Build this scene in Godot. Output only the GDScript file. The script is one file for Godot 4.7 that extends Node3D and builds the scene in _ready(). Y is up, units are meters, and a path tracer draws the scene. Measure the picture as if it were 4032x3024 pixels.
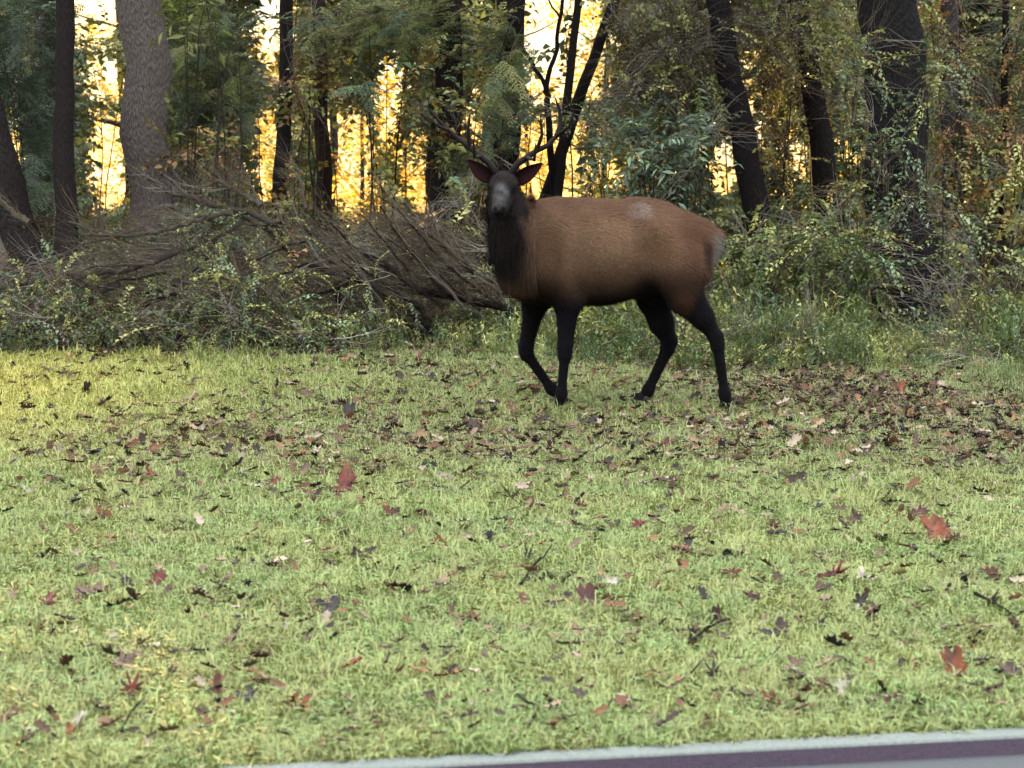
extends Node3D

# An elk on a mown lawn at the edge of an autumn wood, seen through a long lens.
const LENS := 2732.0              # focal length in pixels of a 1024 x 768 picture
const TILT := 0.0599              # the camera looks down this much (radians)
const EYE := Vector3.ZERO
var rng := RandomNumberGenerator.new()
var rough := FastNoiseLite.new()
var patchy := FastNoiseLite.new()
var names := {}
var height_table := PackedFloat32Array()
var M := {}
var S := {}


# ---------------------------------------------------------------- naming
func numbered(called: String, parent: Node) -> String:
	var key := str(parent.get_instance_id()) + called
	var n: int = names.get(key, 0)
	names[key] = n + 1
	return called if n == 0 else "%s_%03d" % [called, n]


func tag(o: Node3D, label := "", category := "", group := "", kind := "") -> Node3D:
	if label != "": o.set_meta("label", label)
	if category != "": o.set_meta("category", category)
	if group != "": o.set_meta("group", group)
	if kind != "": o.set_meta("kind", kind)
	return o


func thing(called: String, label: String, category: String, at := Vector3.ZERO, group := "") -> Node3D:
	var o := Node3D.new()
	o.name = numbered(called, self)
	add_child(o)
	o.position = at
	tag(o, label, category, group)
	return o


func put(called: String, mesh: Mesh, material: Material, parent: Node = self) -> MeshInstance3D:
	var o := MeshInstance3D.new()
	o.name = numbered(called, parent)
	o.mesh = mesh
	o.material_override = material
	parent.add_child(o)
	return o


func scatter(called: String, mesh: Mesh, material: Material, data: PackedFloat32Array, parent: Node = self) -> MultiMeshInstance3D:
	var mm := MultiMesh.new()
	mm.transform_format = MultiMesh.TRANSFORM_3D
	mm.use_colors = true
	mm.mesh = mesh
	mm.instance_count = data.size() / 16
	mm.buffer = data
	var o := MultiMeshInstance3D.new()
	o.name = numbered(called, parent)
	o.multimesh = mm
	o.material_override = material
	parent.add_child(o)
	o.set_meta("kind", "stuff")
	return o


func push(data: PackedFloat32Array, b: Basis, o: Vector3, c: Color) -> void:
	data.append_array(PackedFloat32Array([b.x.x, b.y.x, b.z.x, o.x, b.x.y, b.y.y, b.z.y, o.y, b.x.z, b.y.z, b.z.z, o.z, c.r, c.g, c.b, 1.0]))


# ---------------------------------------------------------------- the lie of the land
func make_heights() -> void:
	# the lawn climbs away from the road, crests at the edge of the wood and falls into a valley
	var y := -2.52
	height_table.append(y)
	for i in 500:
		var d := i * 0.5
		var s: float = lerpf(0.064, -0.30, smoothstep(24.5, 36.0, d))
		s = lerpf(s, 0.0, smoothstep(80.0, 150.0, d))
		y += s * 0.5
		height_table.append(y)


func ground(x: float, z: float) -> float:
	var d := clampf(-z, 0.0, 249.0) * 2.0
	var i := int(d)
	return lerpf(height_table[i], height_table[i + 1], d - i) + 0.02 * patchy.get_noise_2d(x * 30.0, z * 30.0)


func at(px: float, py: float, d: float) -> Vector3:
	# the point d metres ahead that lies in a given direction
	var x := (px - 512.0) / LENS
	var y := (384.0 - py) / LENS
	var dir := Vector3(x, y, -1.0).rotated(Vector3.RIGHT, -TILT)
	return EYE + dir * (d / -dir.z)


func on_ground(px: float, py: float) -> Vector3:
	var near := 5.0
	var far := 30.0
	for i in 24:
		var d := (near + far) * 0.5
		var p := at(px, py, d)
		if p.y > ground(p.x, p.z): near = d
		else: far = d
	var q := at(px, py, near)
	return Vector3(q.x, ground(q.x, q.z), q.z)


func kerb_depth(x: float) -> float:
	return 9.42 + (x + 1.09) * 0.19


# openings between the trunks through which the bright sky shows: bearing and height in picture units
var openings := [
	Rect2(76, -20, 44, 52), Rect2(90, 62, 32, 34), Rect2(97, 116, 26, 92), Rect2(-10, 136, 28, 26),
	Rect2(263, -20, 18, 94), Rect2(256, 114, 20, 84), Rect2(330, 116, 36, 100), Rect2(379, 60, 18, 72),
	Rect2(401, 134, 13, 62), Rect2(416, 172, 22, 40), Rect2(528, -20, 74, 116), Rect2(469, 88, 9, 62),
	Rect2(521, 124, 54, 76), Rect2(716, 142, 20, 52), Rect2(793, 132, 9, 46), Rect2(836, 144, 22, 20),
	Rect2(741, 44, 12, 26), Rect2(746, 92, 9, 48), Rect2(609, 150, 8, 40), Rect2(374, 196, 8, 22),
]


func in_opening(p: Vector3, margin: float) -> bool:
	var v := (p - EYE).rotated(Vector3.RIGHT, TILT)
	if v.z > -1.0: return false
	var q := Vector2(512.0 + v.x / -v.z * LENS, 384.0 - v.y / -v.z * LENS)
	for r: Rect2 in openings:
		if r.grow(margin).has_point(q): return true
	return false


# ---------------------------------------------------------------- materials
func noise_texture(frequency: float, size := 512, octaves := 5, normal := false, ramp: Gradient = null, seed_ := 1) -> NoiseTexture2D:
	var n := FastNoiseLite.new()
	n.seed = seed_
	n.frequency = frequency
	n.fractal_octaves = octaves
	var t := NoiseTexture2D.new()
	t.width = size
	t.height = size
	t.seamless = true
	t.noise = n
	t.as_normal_map = normal
	if ramp: t.color_ramp = ramp
	return t


func ramp(stops: Array) -> Gradient:
	var g := Gradient.new()
	g.offsets = PackedFloat32Array()
	g.colors = PackedColorArray()
	var o := PackedFloat32Array()
	var c := PackedColorArray()
	for s in stops:
		o.append(s[0])
		c.append(Color(s[1], s[1] if s.size() < 3 else s[2], s[1] if s.size() < 4 else s[3]))
	g.offsets = o
	g.colors = c
	return g


func tinted(roughness: float, back := Color(0, 0, 0), specular := 0.3) -> StandardMaterial3D:
	var m := StandardMaterial3D.new()
	m.vertex_color_use_as_albedo = true
	m.roughness = roughness
	m.metallic_specular = specular
	m.cull_mode = BaseMaterial3D.CULL_DISABLED
	if back.v > 0.0:
		m.backlight_enabled = true
		m.backlight = back
	return m


func make_materials() -> void:
	M.grass = tinted(0.6, Color(0.6, 0.6, 0.5), 0.35)
	M.leaf = tinted(0.55, Color(0.8, 0.8, 0.7), 0.35)
	M.evergreen = tinted(0.6, Color(0.35, 0.35, 0.3), 0.35)
	M.golden = tinted(0.7, Color(1.2, 1.2, 1.2), 0.2)
	M.twig = tinted(0.85)
	var bark := tinted(0.92, Color(0, 0, 0), 0.2)
	bark.albedo_texture = noise_texture(0.03, 512, 6, false, ramp([[0.2, 0.68], [0.5, 0.88], [0.8, 1.0]]))
	bark.uv1_scale = Vector3(5.0, 1.3, 1.0)
	bark.heightmap_enabled = true
	bark.heightmap_texture = noise_texture(0.03, 512, 5, false, null, 4)
	bark.heightmap_scale = 3.0
	bark.albedo_color = Color(0.25, 0.25, 0.25).linear_to_srgb()
	M.bark = bark
	var soil := tinted(0.95, Color(0, 0, 0), 0.15)
	soil.albedo_texture = noise_texture(0.03, 512, 6, false, ramp([[0.2, 0.4], [0.5, 0.75], [0.8, 1.0]]), 7)
	soil.uv1_triplanar = true
	soil.uv1_world_triplanar = true
	soil.uv1_scale = Vector3(0.9, 0.9, 0.9)
	M.soil = soil
	var coat := tinted(0.95, Color(0, 0, 0), 0.12)
	coat.albedo_texture = noise_texture(0.05, 512, 6, false, ramp([[0.2, 0.78], [0.5, 0.9], [0.8, 1.0]]), 11)
	coat.albedo_color = Color(1.0 / 6.0, 1.0 / 6.0, 1.0 / 6.0).linear_to_srgb()
	coat.uv1_triplanar = true
	coat.uv1_scale = Vector3(2.2, 1.4, 2.2)
	coat.heightmap_enabled = true
	coat.heightmap_texture = noise_texture(0.12, 512, 4, false, null, 12)
	coat.heightmap_scale = 0.3
	coat.rim_enabled = true
	coat.rim = 0.06
	coat.rim_tint = 0.6
	M.coat = coat
	M.fur = tinted(0.85, Color(0.15, 0.15, 0.15), 0.12)
	M.fur.albedo_color = coat.albedo_color
	var horn := tinted(0.75, Color(0, 0, 0), 0.2)
	horn.albedo_texture = bark.albedo_texture
	horn.uv1_triplanar = true
	horn.uv1_scale = Vector3(6, 3, 6)
	horn.albedo_color = bark.albedo_color
	M.horn = horn
	var wet := StandardMaterial3D.new()
	wet.albedo_color = Color(0.03, 0.025, 0.025)
	wet.roughness = 0.12
	M.wet = wet
	var stone := StandardMaterial3D.new()
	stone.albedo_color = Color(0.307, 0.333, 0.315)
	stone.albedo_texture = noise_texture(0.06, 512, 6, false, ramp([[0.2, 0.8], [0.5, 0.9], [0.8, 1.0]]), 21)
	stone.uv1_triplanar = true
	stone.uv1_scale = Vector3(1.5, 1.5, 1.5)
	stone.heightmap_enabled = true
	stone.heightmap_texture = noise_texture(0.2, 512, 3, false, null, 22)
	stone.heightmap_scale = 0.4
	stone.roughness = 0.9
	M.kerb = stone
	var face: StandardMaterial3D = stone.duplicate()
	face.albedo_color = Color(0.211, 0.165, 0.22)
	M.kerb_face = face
	var tar: StandardMaterial3D = stone.duplicate()
	tar.albedo_color = Color(0.118, 0.134, 0.148)
	M.road = tar
	# dead leaves: mottled, each tone with darker veins of rot
	for t in [["rust", 0.300, 0.115, 0.068], ["maroon", 0.214, 0.070, 0.067], ["dark", 0.115, 0.078, 0.06], ["tan", 0.365, 0.291, 0.242], ["pale", 0.513, 0.485, 0.428], ["orange", 0.362, 0.176, 0.076], ["slate", 0.115, 0.105, 0.105], ["crimson", 0.317, 0.100, 0.093], ["brown", 0.201, 0.133, 0.099]]:
		var m := StandardMaterial3D.new()
		m.albedo_color = Color(t[1], t[2], t[3])
		m.albedo_texture = noise_texture(0.012, 256, 4, false, ramp([[0.3, 0.55], [0.5, 0.9], [0.7, 1.0]]), 31)
		m.uv1_triplanar = true
		m.uv1_world_triplanar = true
		m.uv1_scale = Vector3(4, 4, 4)
		m.roughness = 0.7
		m.metallic_specular = 0.35
		m.cull_mode = BaseMaterial3D.CULL_DISABLED
		m.backlight_enabled = true
		m.backlight = Color(0.3, 0.3, 0.3)
		M["dead_" + t[0]] = m


# ---------------------------------------------------------------- small shapes
func begin() -> SurfaceTool:
	var st := SurfaceTool.new()
	st.begin(Mesh.PRIMITIVE_TRIANGLES)
	return st


func tri(st: SurfaceTool, a: Vector3, b: Vector3, c: Vector3, col: Color) -> void:
	var n := (c - a).cross(b - a).normalized()
	for v: Vector3 in [a, b, c]:
		st.set_color(col)
		st.set_normal(n)
		st.set_uv(Vector2.ZERO)
		st.add_vertex(v)


func finish(st: SurfaceTool) -> ArrayMesh:
	st.generate_normals()
	return st.commit()


func blade(st: SurfaceTool, base: Vector3, dir: Vector3, side: Vector3, up: Vector3, length: float, width: float, col: Color) -> void:
	# a leaf folded along its midrib
	var m := base + dir * length * 0.45
	var l := m + side * width * 0.5 + up * width * 0.18
	var r := m - side * width * 0.5 + up * width * 0.18
	var t := base + dir * length - up * length * 0.12
	tri(st, base, l, t, col)
	tri(st, base, t, r, col)


func tube(st: SurfaceTool, pts: Array, radii: Array, sides: int, col: Color, lumps := 0.0, vscale := 1.0) -> void:
	# vertex colours keep only 8 bits: dark barks are stored four times lighter and their material is four times darker
	var tint := col * 4.0 if col.g < 0.24 else col
	var rings := []
	var run := 0.0
	var runs := []
	for i in pts.size():
		var p: Vector3 = pts[i]
		var a: Vector3 = pts[max(i - 1, 0)]
		var b: Vector3 = pts[min(i + 1, pts.size() - 1)]
		var t := (b - a).normalized()
		var u := t.cross(Vector3(0.31, 0.07, 0.95)).normalized()
		var v := t.cross(u)
		if i > 0: run += p.distance_to(pts[i - 1])
		runs.append(run)
		var ring := []
		for k in sides + 1:
			var w := TAU * (k % sides) / sides
			var n := u * cos(w) + v * sin(w)
			var r: float = radii[i]
			if lumps > 0.0:
				var q := (p + n * r) * 9.0
				r *= 1.0 + lumps * rough.get_noise_3d(q.x * 4.0, q.y * 0.9, q.z * 4.0) + lumps * 0.8 * rough.get_noise_3d(q.x, q.y * 0.5, q.z)
			ring.append([p + n * r, n])
		rings.append(ring)
	for i in pts.size() - 1:
		for k in sides:
			var quad := [[i, k], [i + 1, k], [i + 1, k + 1], [i, k], [i + 1, k + 1], [i, k + 1]]
			for q in quad:
				var e: Array = rings[q[0]][q[1]]
				st.set_color(tint)
				st.set_normal(e[1])
				st.set_uv(Vector2(float(q[1]) / sides, runs[q[0]] * vscale))
				st.add_vertex(e[0])


func curve(a: Vector3, b: Vector3, sag: Vector3, n: int, wobble := 0.0) -> Array:
	var out := []
	for i in n + 1:
		var t := float(i) / n
		var p := a.lerp(b, t) + sag * 4.0 * t * (1.0 - t)
		if wobble > 0.0 and i > 0:
			p += Vector3(rng.randf_range(-1, 1), rng.randf_range(-1, 1), rng.randf_range(-1, 1)) * wobble
		out.append(p)
	return out


func taper(a: float, b: float, n: int) -> Array:
	var out := []
	for i in n + 1: out.append(lerpf(a, b, pow(float(i) / n, 0.8)))
	return out


func any_dir() -> Vector3:
	var v := Vector3(rng.randfn(), rng.randfn(), rng.randfn())
	return v.normalized() if v.length() > 0.01 else Vector3.UP


func make_sprays() -> void:
	# leafy shoots
	for kind in ["broad", "small", "long"]:
		S[kind] = []
		for v in 3:
			var st := begin()
			var n: int = {"broad": 10, "small": 18, "long": 10}[kind]
			var ll: float = {"broad": 0.085, "small": 0.045, "long": 0.12}[kind]
			var lw: float = {"broad": 0.05, "small": 0.026, "long": 0.032}[kind]
			var p := Vector3.ZERO
			var dir := Vector3(0, 0.25, 1).normalized()
			var spine := [p]
			for i in n:
				p += dir * 0.42 / n
				dir = (dir + Vector3(rng.randf_range(-0.2, 0.2), rng.randf_range(-0.2, 0.06), rng.randf_range(-0.1, 0.1))).normalized()
				spine.append(p)
				var side := dir.cross(Vector3.UP).normalized() * (1.0 if i % 2 else -1.0)
				var d := (side * 0.9 + dir * 0.6 + any_dir() * 0.45).normalized()
				var up := (Vector3.UP + any_dir() * 0.6).normalized()
				var s := d.cross(up).normalized()
				var k := rng.randf_range(0.65, 1.25)
				var c := rng.randf_range(0.7, 1.15)
				blade(st, p, d, s, s.cross(d).normalized(), ll * k, lw * k, Color(c * rng.randf_range(0.92, 1.1), c, c * rng.randf_range(0.8, 1.05)))
			var stem := begin()
			tube(stem, [spine[0], spine[n / 2], spine[n]], [0.004, 0.003, 0.0015], 3, Color(0.9, 0.6, 0.55))
			var mesh := finish(st)
			st = begin()
			st.append_from(mesh, 0, Transform3D())
			st.append_from(finish(stem), 0, Transform3D())
			S[kind].append(st.commit())
	# hemlock fronds: flat, drooping, two rows of side shoots set with short needles
	S.hemlock = []
	for v in 3:
		var st := begin()
		for i in 15:
			var t := i / 15.0
			var spine := Vector3(sin(t * 2.0 + v) * 0.03, 0.08 * t - 0.22 * t * t, 0.55 * t)
			for sd: float in [-1.0, 1.0]:
				var ln: float = 0.24 * (1.0 - t * 0.8) * rng.randf_range(0.6, 1.15)
				var d := Vector3(sd, rng.randf_range(-0.45, 0.05), rng.randf_range(0.4, 0.9)).normalized()
				var m := int(ln / 0.022)
				for j in m:
					var q := spine + d * (j + 0.5) * 0.022 + Vector3(0, -0.5 * pow(j * 0.022, 2) * 4.0, 0)
					var c := rng.randf_range(0.65, 1.2)
					for sg: float in [-1.0, 1.0]:
						var nd := (d * 0.7 + d.cross(Vector3.UP) * sg + any_dir() * 0.35).normalized()
						var w := d * 0.011
						tri(st, q - w, q + w, q + nd * rng.randf_range(0.014, 0.026), Color(c, c, c * 0.95))
		S.hemlock.append(finish(st))
	# bare twigs
	S.twigs = []
	for v in 4:
		var st := begin()
		for i in 5:
			var a := Vector3(rng.randf_range(-0.03, 0.03), rng.randf_range(-0.03, 0.03), rng.randf_range(0.0, 0.35) if i else 0.0)
			var d := Vector3(rng.randf_range(-0.5, 0.5), rng.randf_range(-0.35, 0.35), 1.0).normalized() * rng.randf_range(0.3, 0.75)
			if i == 0: d = Vector3(0, 0, 0.9)
			var c := rng.randf_range(0.75, 1.2)
			tube(st, curve(a, a + d, Vector3(rng.randf_range(-0.05, 0.05), rng.randf_range(-0.06, 0.09), 0), 5, 0.012), taper(0.0055 if i == 0 else 0.0042, 0.0014, 5), 3, Color(c, c, c))
		st.index()
		S.twigs.append(st.commit())
	# tall weeds: upright stalks with narrow leaves
	S.weeds = []
	for v in 3:
		var st := begin()
		for i in 9:
			var a := Vector3(rng.randf_range(-0.12, 0.12), 0, rng.randf_range(-0.12, 0.12))
			var h := rng.randf_range(0.3, 0.7)
			var lean := Vector3(rng.randf_range(-0.35, 0.35), 1, rng.randf_range(-0.3, 0.3)).normalized()
			var c := rng.randf_range(0.6, 1.2)
			var col := Color(c * rng.randf_range(0.9, 1.2), c, c * 0.9)
			tube(st, curve(a, a + lean * h, Vector3(rng.randf_range(-0.05, 0.05), 0, 0), 3), taper(0.004, 0.0015, 3), 3, col)
			for j in 7:
				var p := a + lean * h * rng.randf_range(0.15, 1.0)
				var d := (any_dir() + Vector3.UP * 0.5).normalized()
				var s := d.cross(Vector3(0.2, 1, 0.1)).normalized()
				blade(st, p, d, s, s.cross(d), rng.randf_range(0.06, 0.14), rng.randf_range(0.018, 0.035), col)
		S.weeds.append(finish(st))
	# turf: square pieces of lawn with blades of many lengths, clover, straw and dead thatch
	S.turf = []
	for v in 16:
		var st := begin()
		var thin := v >= 11
		var off := v * 37.0
		var made := 0
		while made < (540 if thin else 820):
			var x := rng.randf_range(-0.132, 0.132)
			var z := rng.randf_range(-0.132, 0.132)
			var clump := patchy.get_noise_2d(x * 700.0 + off, z * 700.0)
			if clump < (-0.12 if thin else -0.34) and rng.randf() < 0.8: continue
			made += 1
			var a := Vector3(x, -0.014, z)
			var lean := patchy.get_noise_2d(x * 420.0 + off + 90.0, z * 420.0) * 5.0
			var yaw := lean + rng.randfn() * 1.1
			var d := Vector3(cos(yaw), 0, sin(yaw))
			var s := Vector3(-d.z, 0, d.x) * rng.randf_range(0.0019, 0.0044)
			var h := rng.randf_range(0.030, 0.082) * (1.0 + 0.9 * maxf(clump, -0.3)) * (1.5 if rng.randf() < 0.07 else 1.0)
			var bend := rng.randf_range(0.3, 1.9)
			var c := rng.randf_range(0.62, 1.22) * (1.0 + 0.5 * clump)
			var col := Color(c * rng.randf_range(0.86, 1.10), c, c * rng.randf_range(0.75, 1.05))
			var luck := rng.randf()
			if luck < 0.07: col = Color(1.35, 1.12, 1.05) * rng.randf_range(0.6, 1.0)
			elif luck < 0.17:
				col = Color(0.85, 0.55, 0.62) * rng.randf_range(0.35, 0.9)
				h *= 0.55
				bend = 2.4
			elif luck < 0.185:
				# a clover leaf
				for k: int in 3:
					var e := Vector3(cos(yaw + k * 2.1), 0.15, sin(yaw + k * 2.1))
					var side := e.cross(Vector3.UP).normalized()
					blade(st, a + Vector3(0, h * 0.8 + 0.012, 0), e, side, Vector3.UP, 0.014, 0.013, Color(0.62, 0.95, 0.75) * rng.randf_range(0.8, 1.25))
				continue
			var p1 := a + Vector3.UP * h * 0.6 + d * h * 0.25 * bend
			var p2 := a + Vector3.UP * h * (1.0 - 0.28 * bend) + d * h * 0.75 * bend
			tri(st, a - s, a + s, p1 + s * 0.8, col)
			tri(st, a - s, p1 + s * 0.8, p1 - s * 0.8, col)
			tri(st, p1 - s * 0.8, p1 + s * 0.8, p2, col)
		S.turf.append(finish(st))
	# fallen leaves: lobed oak, pointed maple, a curled one
	S.dead = []
	for v in 6:
		var st := begin()
		var n := 34
		var curl := rng.randf_range(0.5, 1.1)
		var twist := rng.randf_range(-1.0, 1.0)
		var roll := rng.randf_range(-0.5, 0.9)
		var rings := [[], [], []]
		for i in n:
			var w := TAU * i / n
			var r: float
			if v % 3 == 0: r = 0.5 * (0.55 + 0.38 * cos(w * 8.0)) * (0.50 + 0.50 * absf(cos(w)))
			elif v % 3 == 1: r = 0.5 * (0.46 + 0.50 * pow(absf(cos(w * 2.5)), 1.3)) * (0.8 + 0.2 * cos(w))
			else: r = 0.5 * (0.30 + 0.70 * absf(cos(w))) * (1.0 + 0.10 * cos(w * 13.0))
			r *= rng.randf_range(0.82, 1.12)
			for k in 3:
				var q: float = r * [0.36, 0.72, 1.0][k]
				var x := cos(w) * q
				var z := sin(w) * q
				rings[k].append(Vector3(x, curl * (z * z * 1.8 + x * x * 0.8 * roll) + twist * x * z + rng.randf_range(-0.05, 0.05) * (k + 1) * 0.5, z))
		for i in n:
			var j := (i + 1) % n
			tri(st, Vector3.ZERO, rings[0][i], rings[0][j], Color.WHITE)
			for k in 2:
				tri(st, rings[k][i], rings[k + 1][i], rings[k + 1][j], Color.WHITE)
				tri(st, rings[k][i], rings[k + 1][j], rings[k][j], Color.WHITE)
		tube(st, [Vector3(0.4, curl * 0.1, 0), Vector3(0.6, 0.02, 0.02), Vector3(0.78, 0.08, 0.05)], [0.012, 0.009, 0.008], 3, Color.WHITE)
		S.dead.append(finish(st))


# ---------------------------------------------------------------- the elk
var bones := []

func bone(a: Vector3, b: Vector3, ra: float, rb: float, flat := 1.0, blend := 0.05) -> void:
	var zc := (a.z + b.z) * 0.5
	var s := Vector3(1, 1, flat)
	var p := a * s
	var q := b * s
	bones.append([p, q - p, 1.0 / maxf((q - p).length_squared(), 1e-6), ra, rb - ra, s, blend])


func bone_field(list: Array, p: Vector3) -> float:
	var d := 9.0
	for b in list:
		var q: Vector3 = p * b[5] - b[0]
		var t: float = clampf(q.dot(b[1]) * b[2], 0.0, 1.0)
		var e: float = (q - b[1] * t).length() - (b[3] + b[4] * t)
		var k: float = b[6]
		var h: float = maxf(k - absf(d - e), 0.0)
		d = minf(d, e) - h * h / (4.0 * k)
	return d


func skin(list: Array, lo: Vector3, hi: Vector3, cell: float, paint: Callable) -> ArrayMesh:
	# surface nets: one vertex in each cell that the surface crosses
	var nx := int((hi.x - lo.x) / cell / 4.0 + 1) * 4
	var ny := int((hi.y - lo.y) / cell / 4.0 + 1) * 4
	var nz := int((hi.z - lo.z) / cell / 4.0 + 1) * 4
	var sx := 1
	var sy := nx + 1
	var sz := (nx + 1) * (ny + 1)
	var f := PackedFloat32Array()
	f.resize(sz * (nz + 1))
	f.fill(9.0)
	var blocks := []
	var reach := cell * 2.0 * 1.74
	for bz in nz / 4:
		for by in ny / 4:
			for bx in nx / 4:
				var c := lo + Vector3(bx * 4 + 2, by * 4 + 2, bz * 4 + 2) * cell
				var near := []
				var best := 9.0
				var ds := []
				for b in list:
					var q: Vector3 = c * b[5] - b[0]
					var t: float = clampf(q.dot(b[1]) * b[2], 0.0, 1.0)
					var e: float = (q - b[1] * t).length() - (b[3] + b[4] * t)
					ds.append(e)
					best = minf(best, e)
				if best > reach * 1.7 + 0.06: continue
				var whole := bone_field(list, c)
				if absf(whole) > reach * 1.8: continue
				for i in list.size():
					if ds[i] < best + reach * 3.2 + list[i][6]: near.append(list[i])
				blocks.append([bx, by, bz])
				for k in 5:
					for j in 5:
						for i in 5:
							var at_ := (bx * 4 + i) * sx + (by * 4 + j) * sy + (bz * 4 + k) * sz
							if f[at_] > 8.0:
								f[at_] = bone_field(near, lo + Vector3(bx * 4 + i, by * 4 + j, bz * 4 + k) * cell)
	var index := {}
	var verts := PackedVector3Array()
	var corner := [0, sx, sy, sx + sy, sz, sx + sz, sy + sz, sx + sy + sz]
	var where := [Vector3(0, 0, 0), Vector3(1, 0, 0), Vector3(0, 1, 0), Vector3(1, 1, 0), Vector3(0, 0, 1), Vector3(1, 0, 1), Vector3(0, 1, 1), Vector3(1, 1, 1)]
	var edges := [[0, 1], [2, 3], [4, 5], [6, 7], [0, 2], [1, 3], [4, 6], [5, 7], [0, 4], [1, 5], [2, 6], [3, 7]]
	var cells := []
	for b in blocks:
		for k in 4:
			for j in 4:
				for i in 4:
					var x: int = b[0] * 4 + i
					var y: int = b[1] * 4 + j
					var z: int = b[2] * 4 + k
					var o := x * sx + y * sy + z * sz
					var inside := 0
					for c in 8:
						if f[o + corner[c]] < 0.0: inside += 1
					if inside == 0 or inside == 8: continue
					var sum := Vector3.ZERO
					var n := 0
					for e in edges:
						var fa := f[o + corner[e[0]]]
						var fb := f[o + corner[e[1]]]
						if (fa < 0.0) != (fb < 0.0):
							sum += where[e[0]].lerp(where[e[1]], fa / (fa - fb))
							n += 1
					index[o] = verts.size()
					verts.append(lo + (Vector3(x, y, z) + sum / n) * cell)
					cells.append(o)
	var idx := PackedInt32Array()
	for o: int in cells:
		# the three edges that leave this cell's first corner
		for ax in 3:
			var step: int = [sx, sy, sz][ax]
			var fa := f[o]
			var fb := f[o + step]
			if (fa < 0.0) == (fb < 0.0): continue
			var s1: int = [sy, sz, sx][ax]
			var s2: int = [sz, sx, sy][ax]
			var q := [o, o - s1, o - s1 - s2, o - s2]
			if not (index.has(q[1]) and index.has(q[2]) and index.has(q[3])): continue
			var v := [index[q[0]], index[q[1]], index[q[2]], index[q[3]]]
			if fa < 0.0: idx.append_array(PackedInt32Array([v[0], v[2], v[1], v[0], v[3], v[2]]))
			else: idx.append_array(PackedInt32Array([v[0], v[1], v[2], v[0], v[2], v[3]]))
	var normals := PackedVector3Array()
	normals.resize(verts.size())
	for i in range(0, idx.size(), 3):
		var a := verts[idx[i]]
		var nrm := (verts[idx[i + 2]] - a).cross(verts[idx[i + 1]] - a)
		for j in 3: normals[idx[i + j]] += nrm
	var colors := PackedColorArray()
	colors.resize(verts.size())
	for i in verts.size():
		normals[i] = normals[i].normalized()
		colors[i] = paint.call(verts[i], normals[i])
	var arrays := []
	arrays.resize(Mesh.ARRAY_MAX)
	arrays[Mesh.ARRAY_VERTEX] = verts
	arrays[Mesh.ARRAY_NORMAL] = normals
	arrays[Mesh.ARRAY_COLOR] = colors
	arrays[Mesh.ARRAY_INDEX] = idx
	var m := ArrayMesh.new()
	m.add_surface_from_arrays(Mesh.PRIMITIVE_TRIANGLES, arrays)
	return m


func blot(p: Vector3, c: Vector3, r: Vector3) -> float:
	# 1 at c, fading to 0 at r
	return 1.0 - smoothstep(0.35, 1.0, ((p - c) / r).length())


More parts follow.
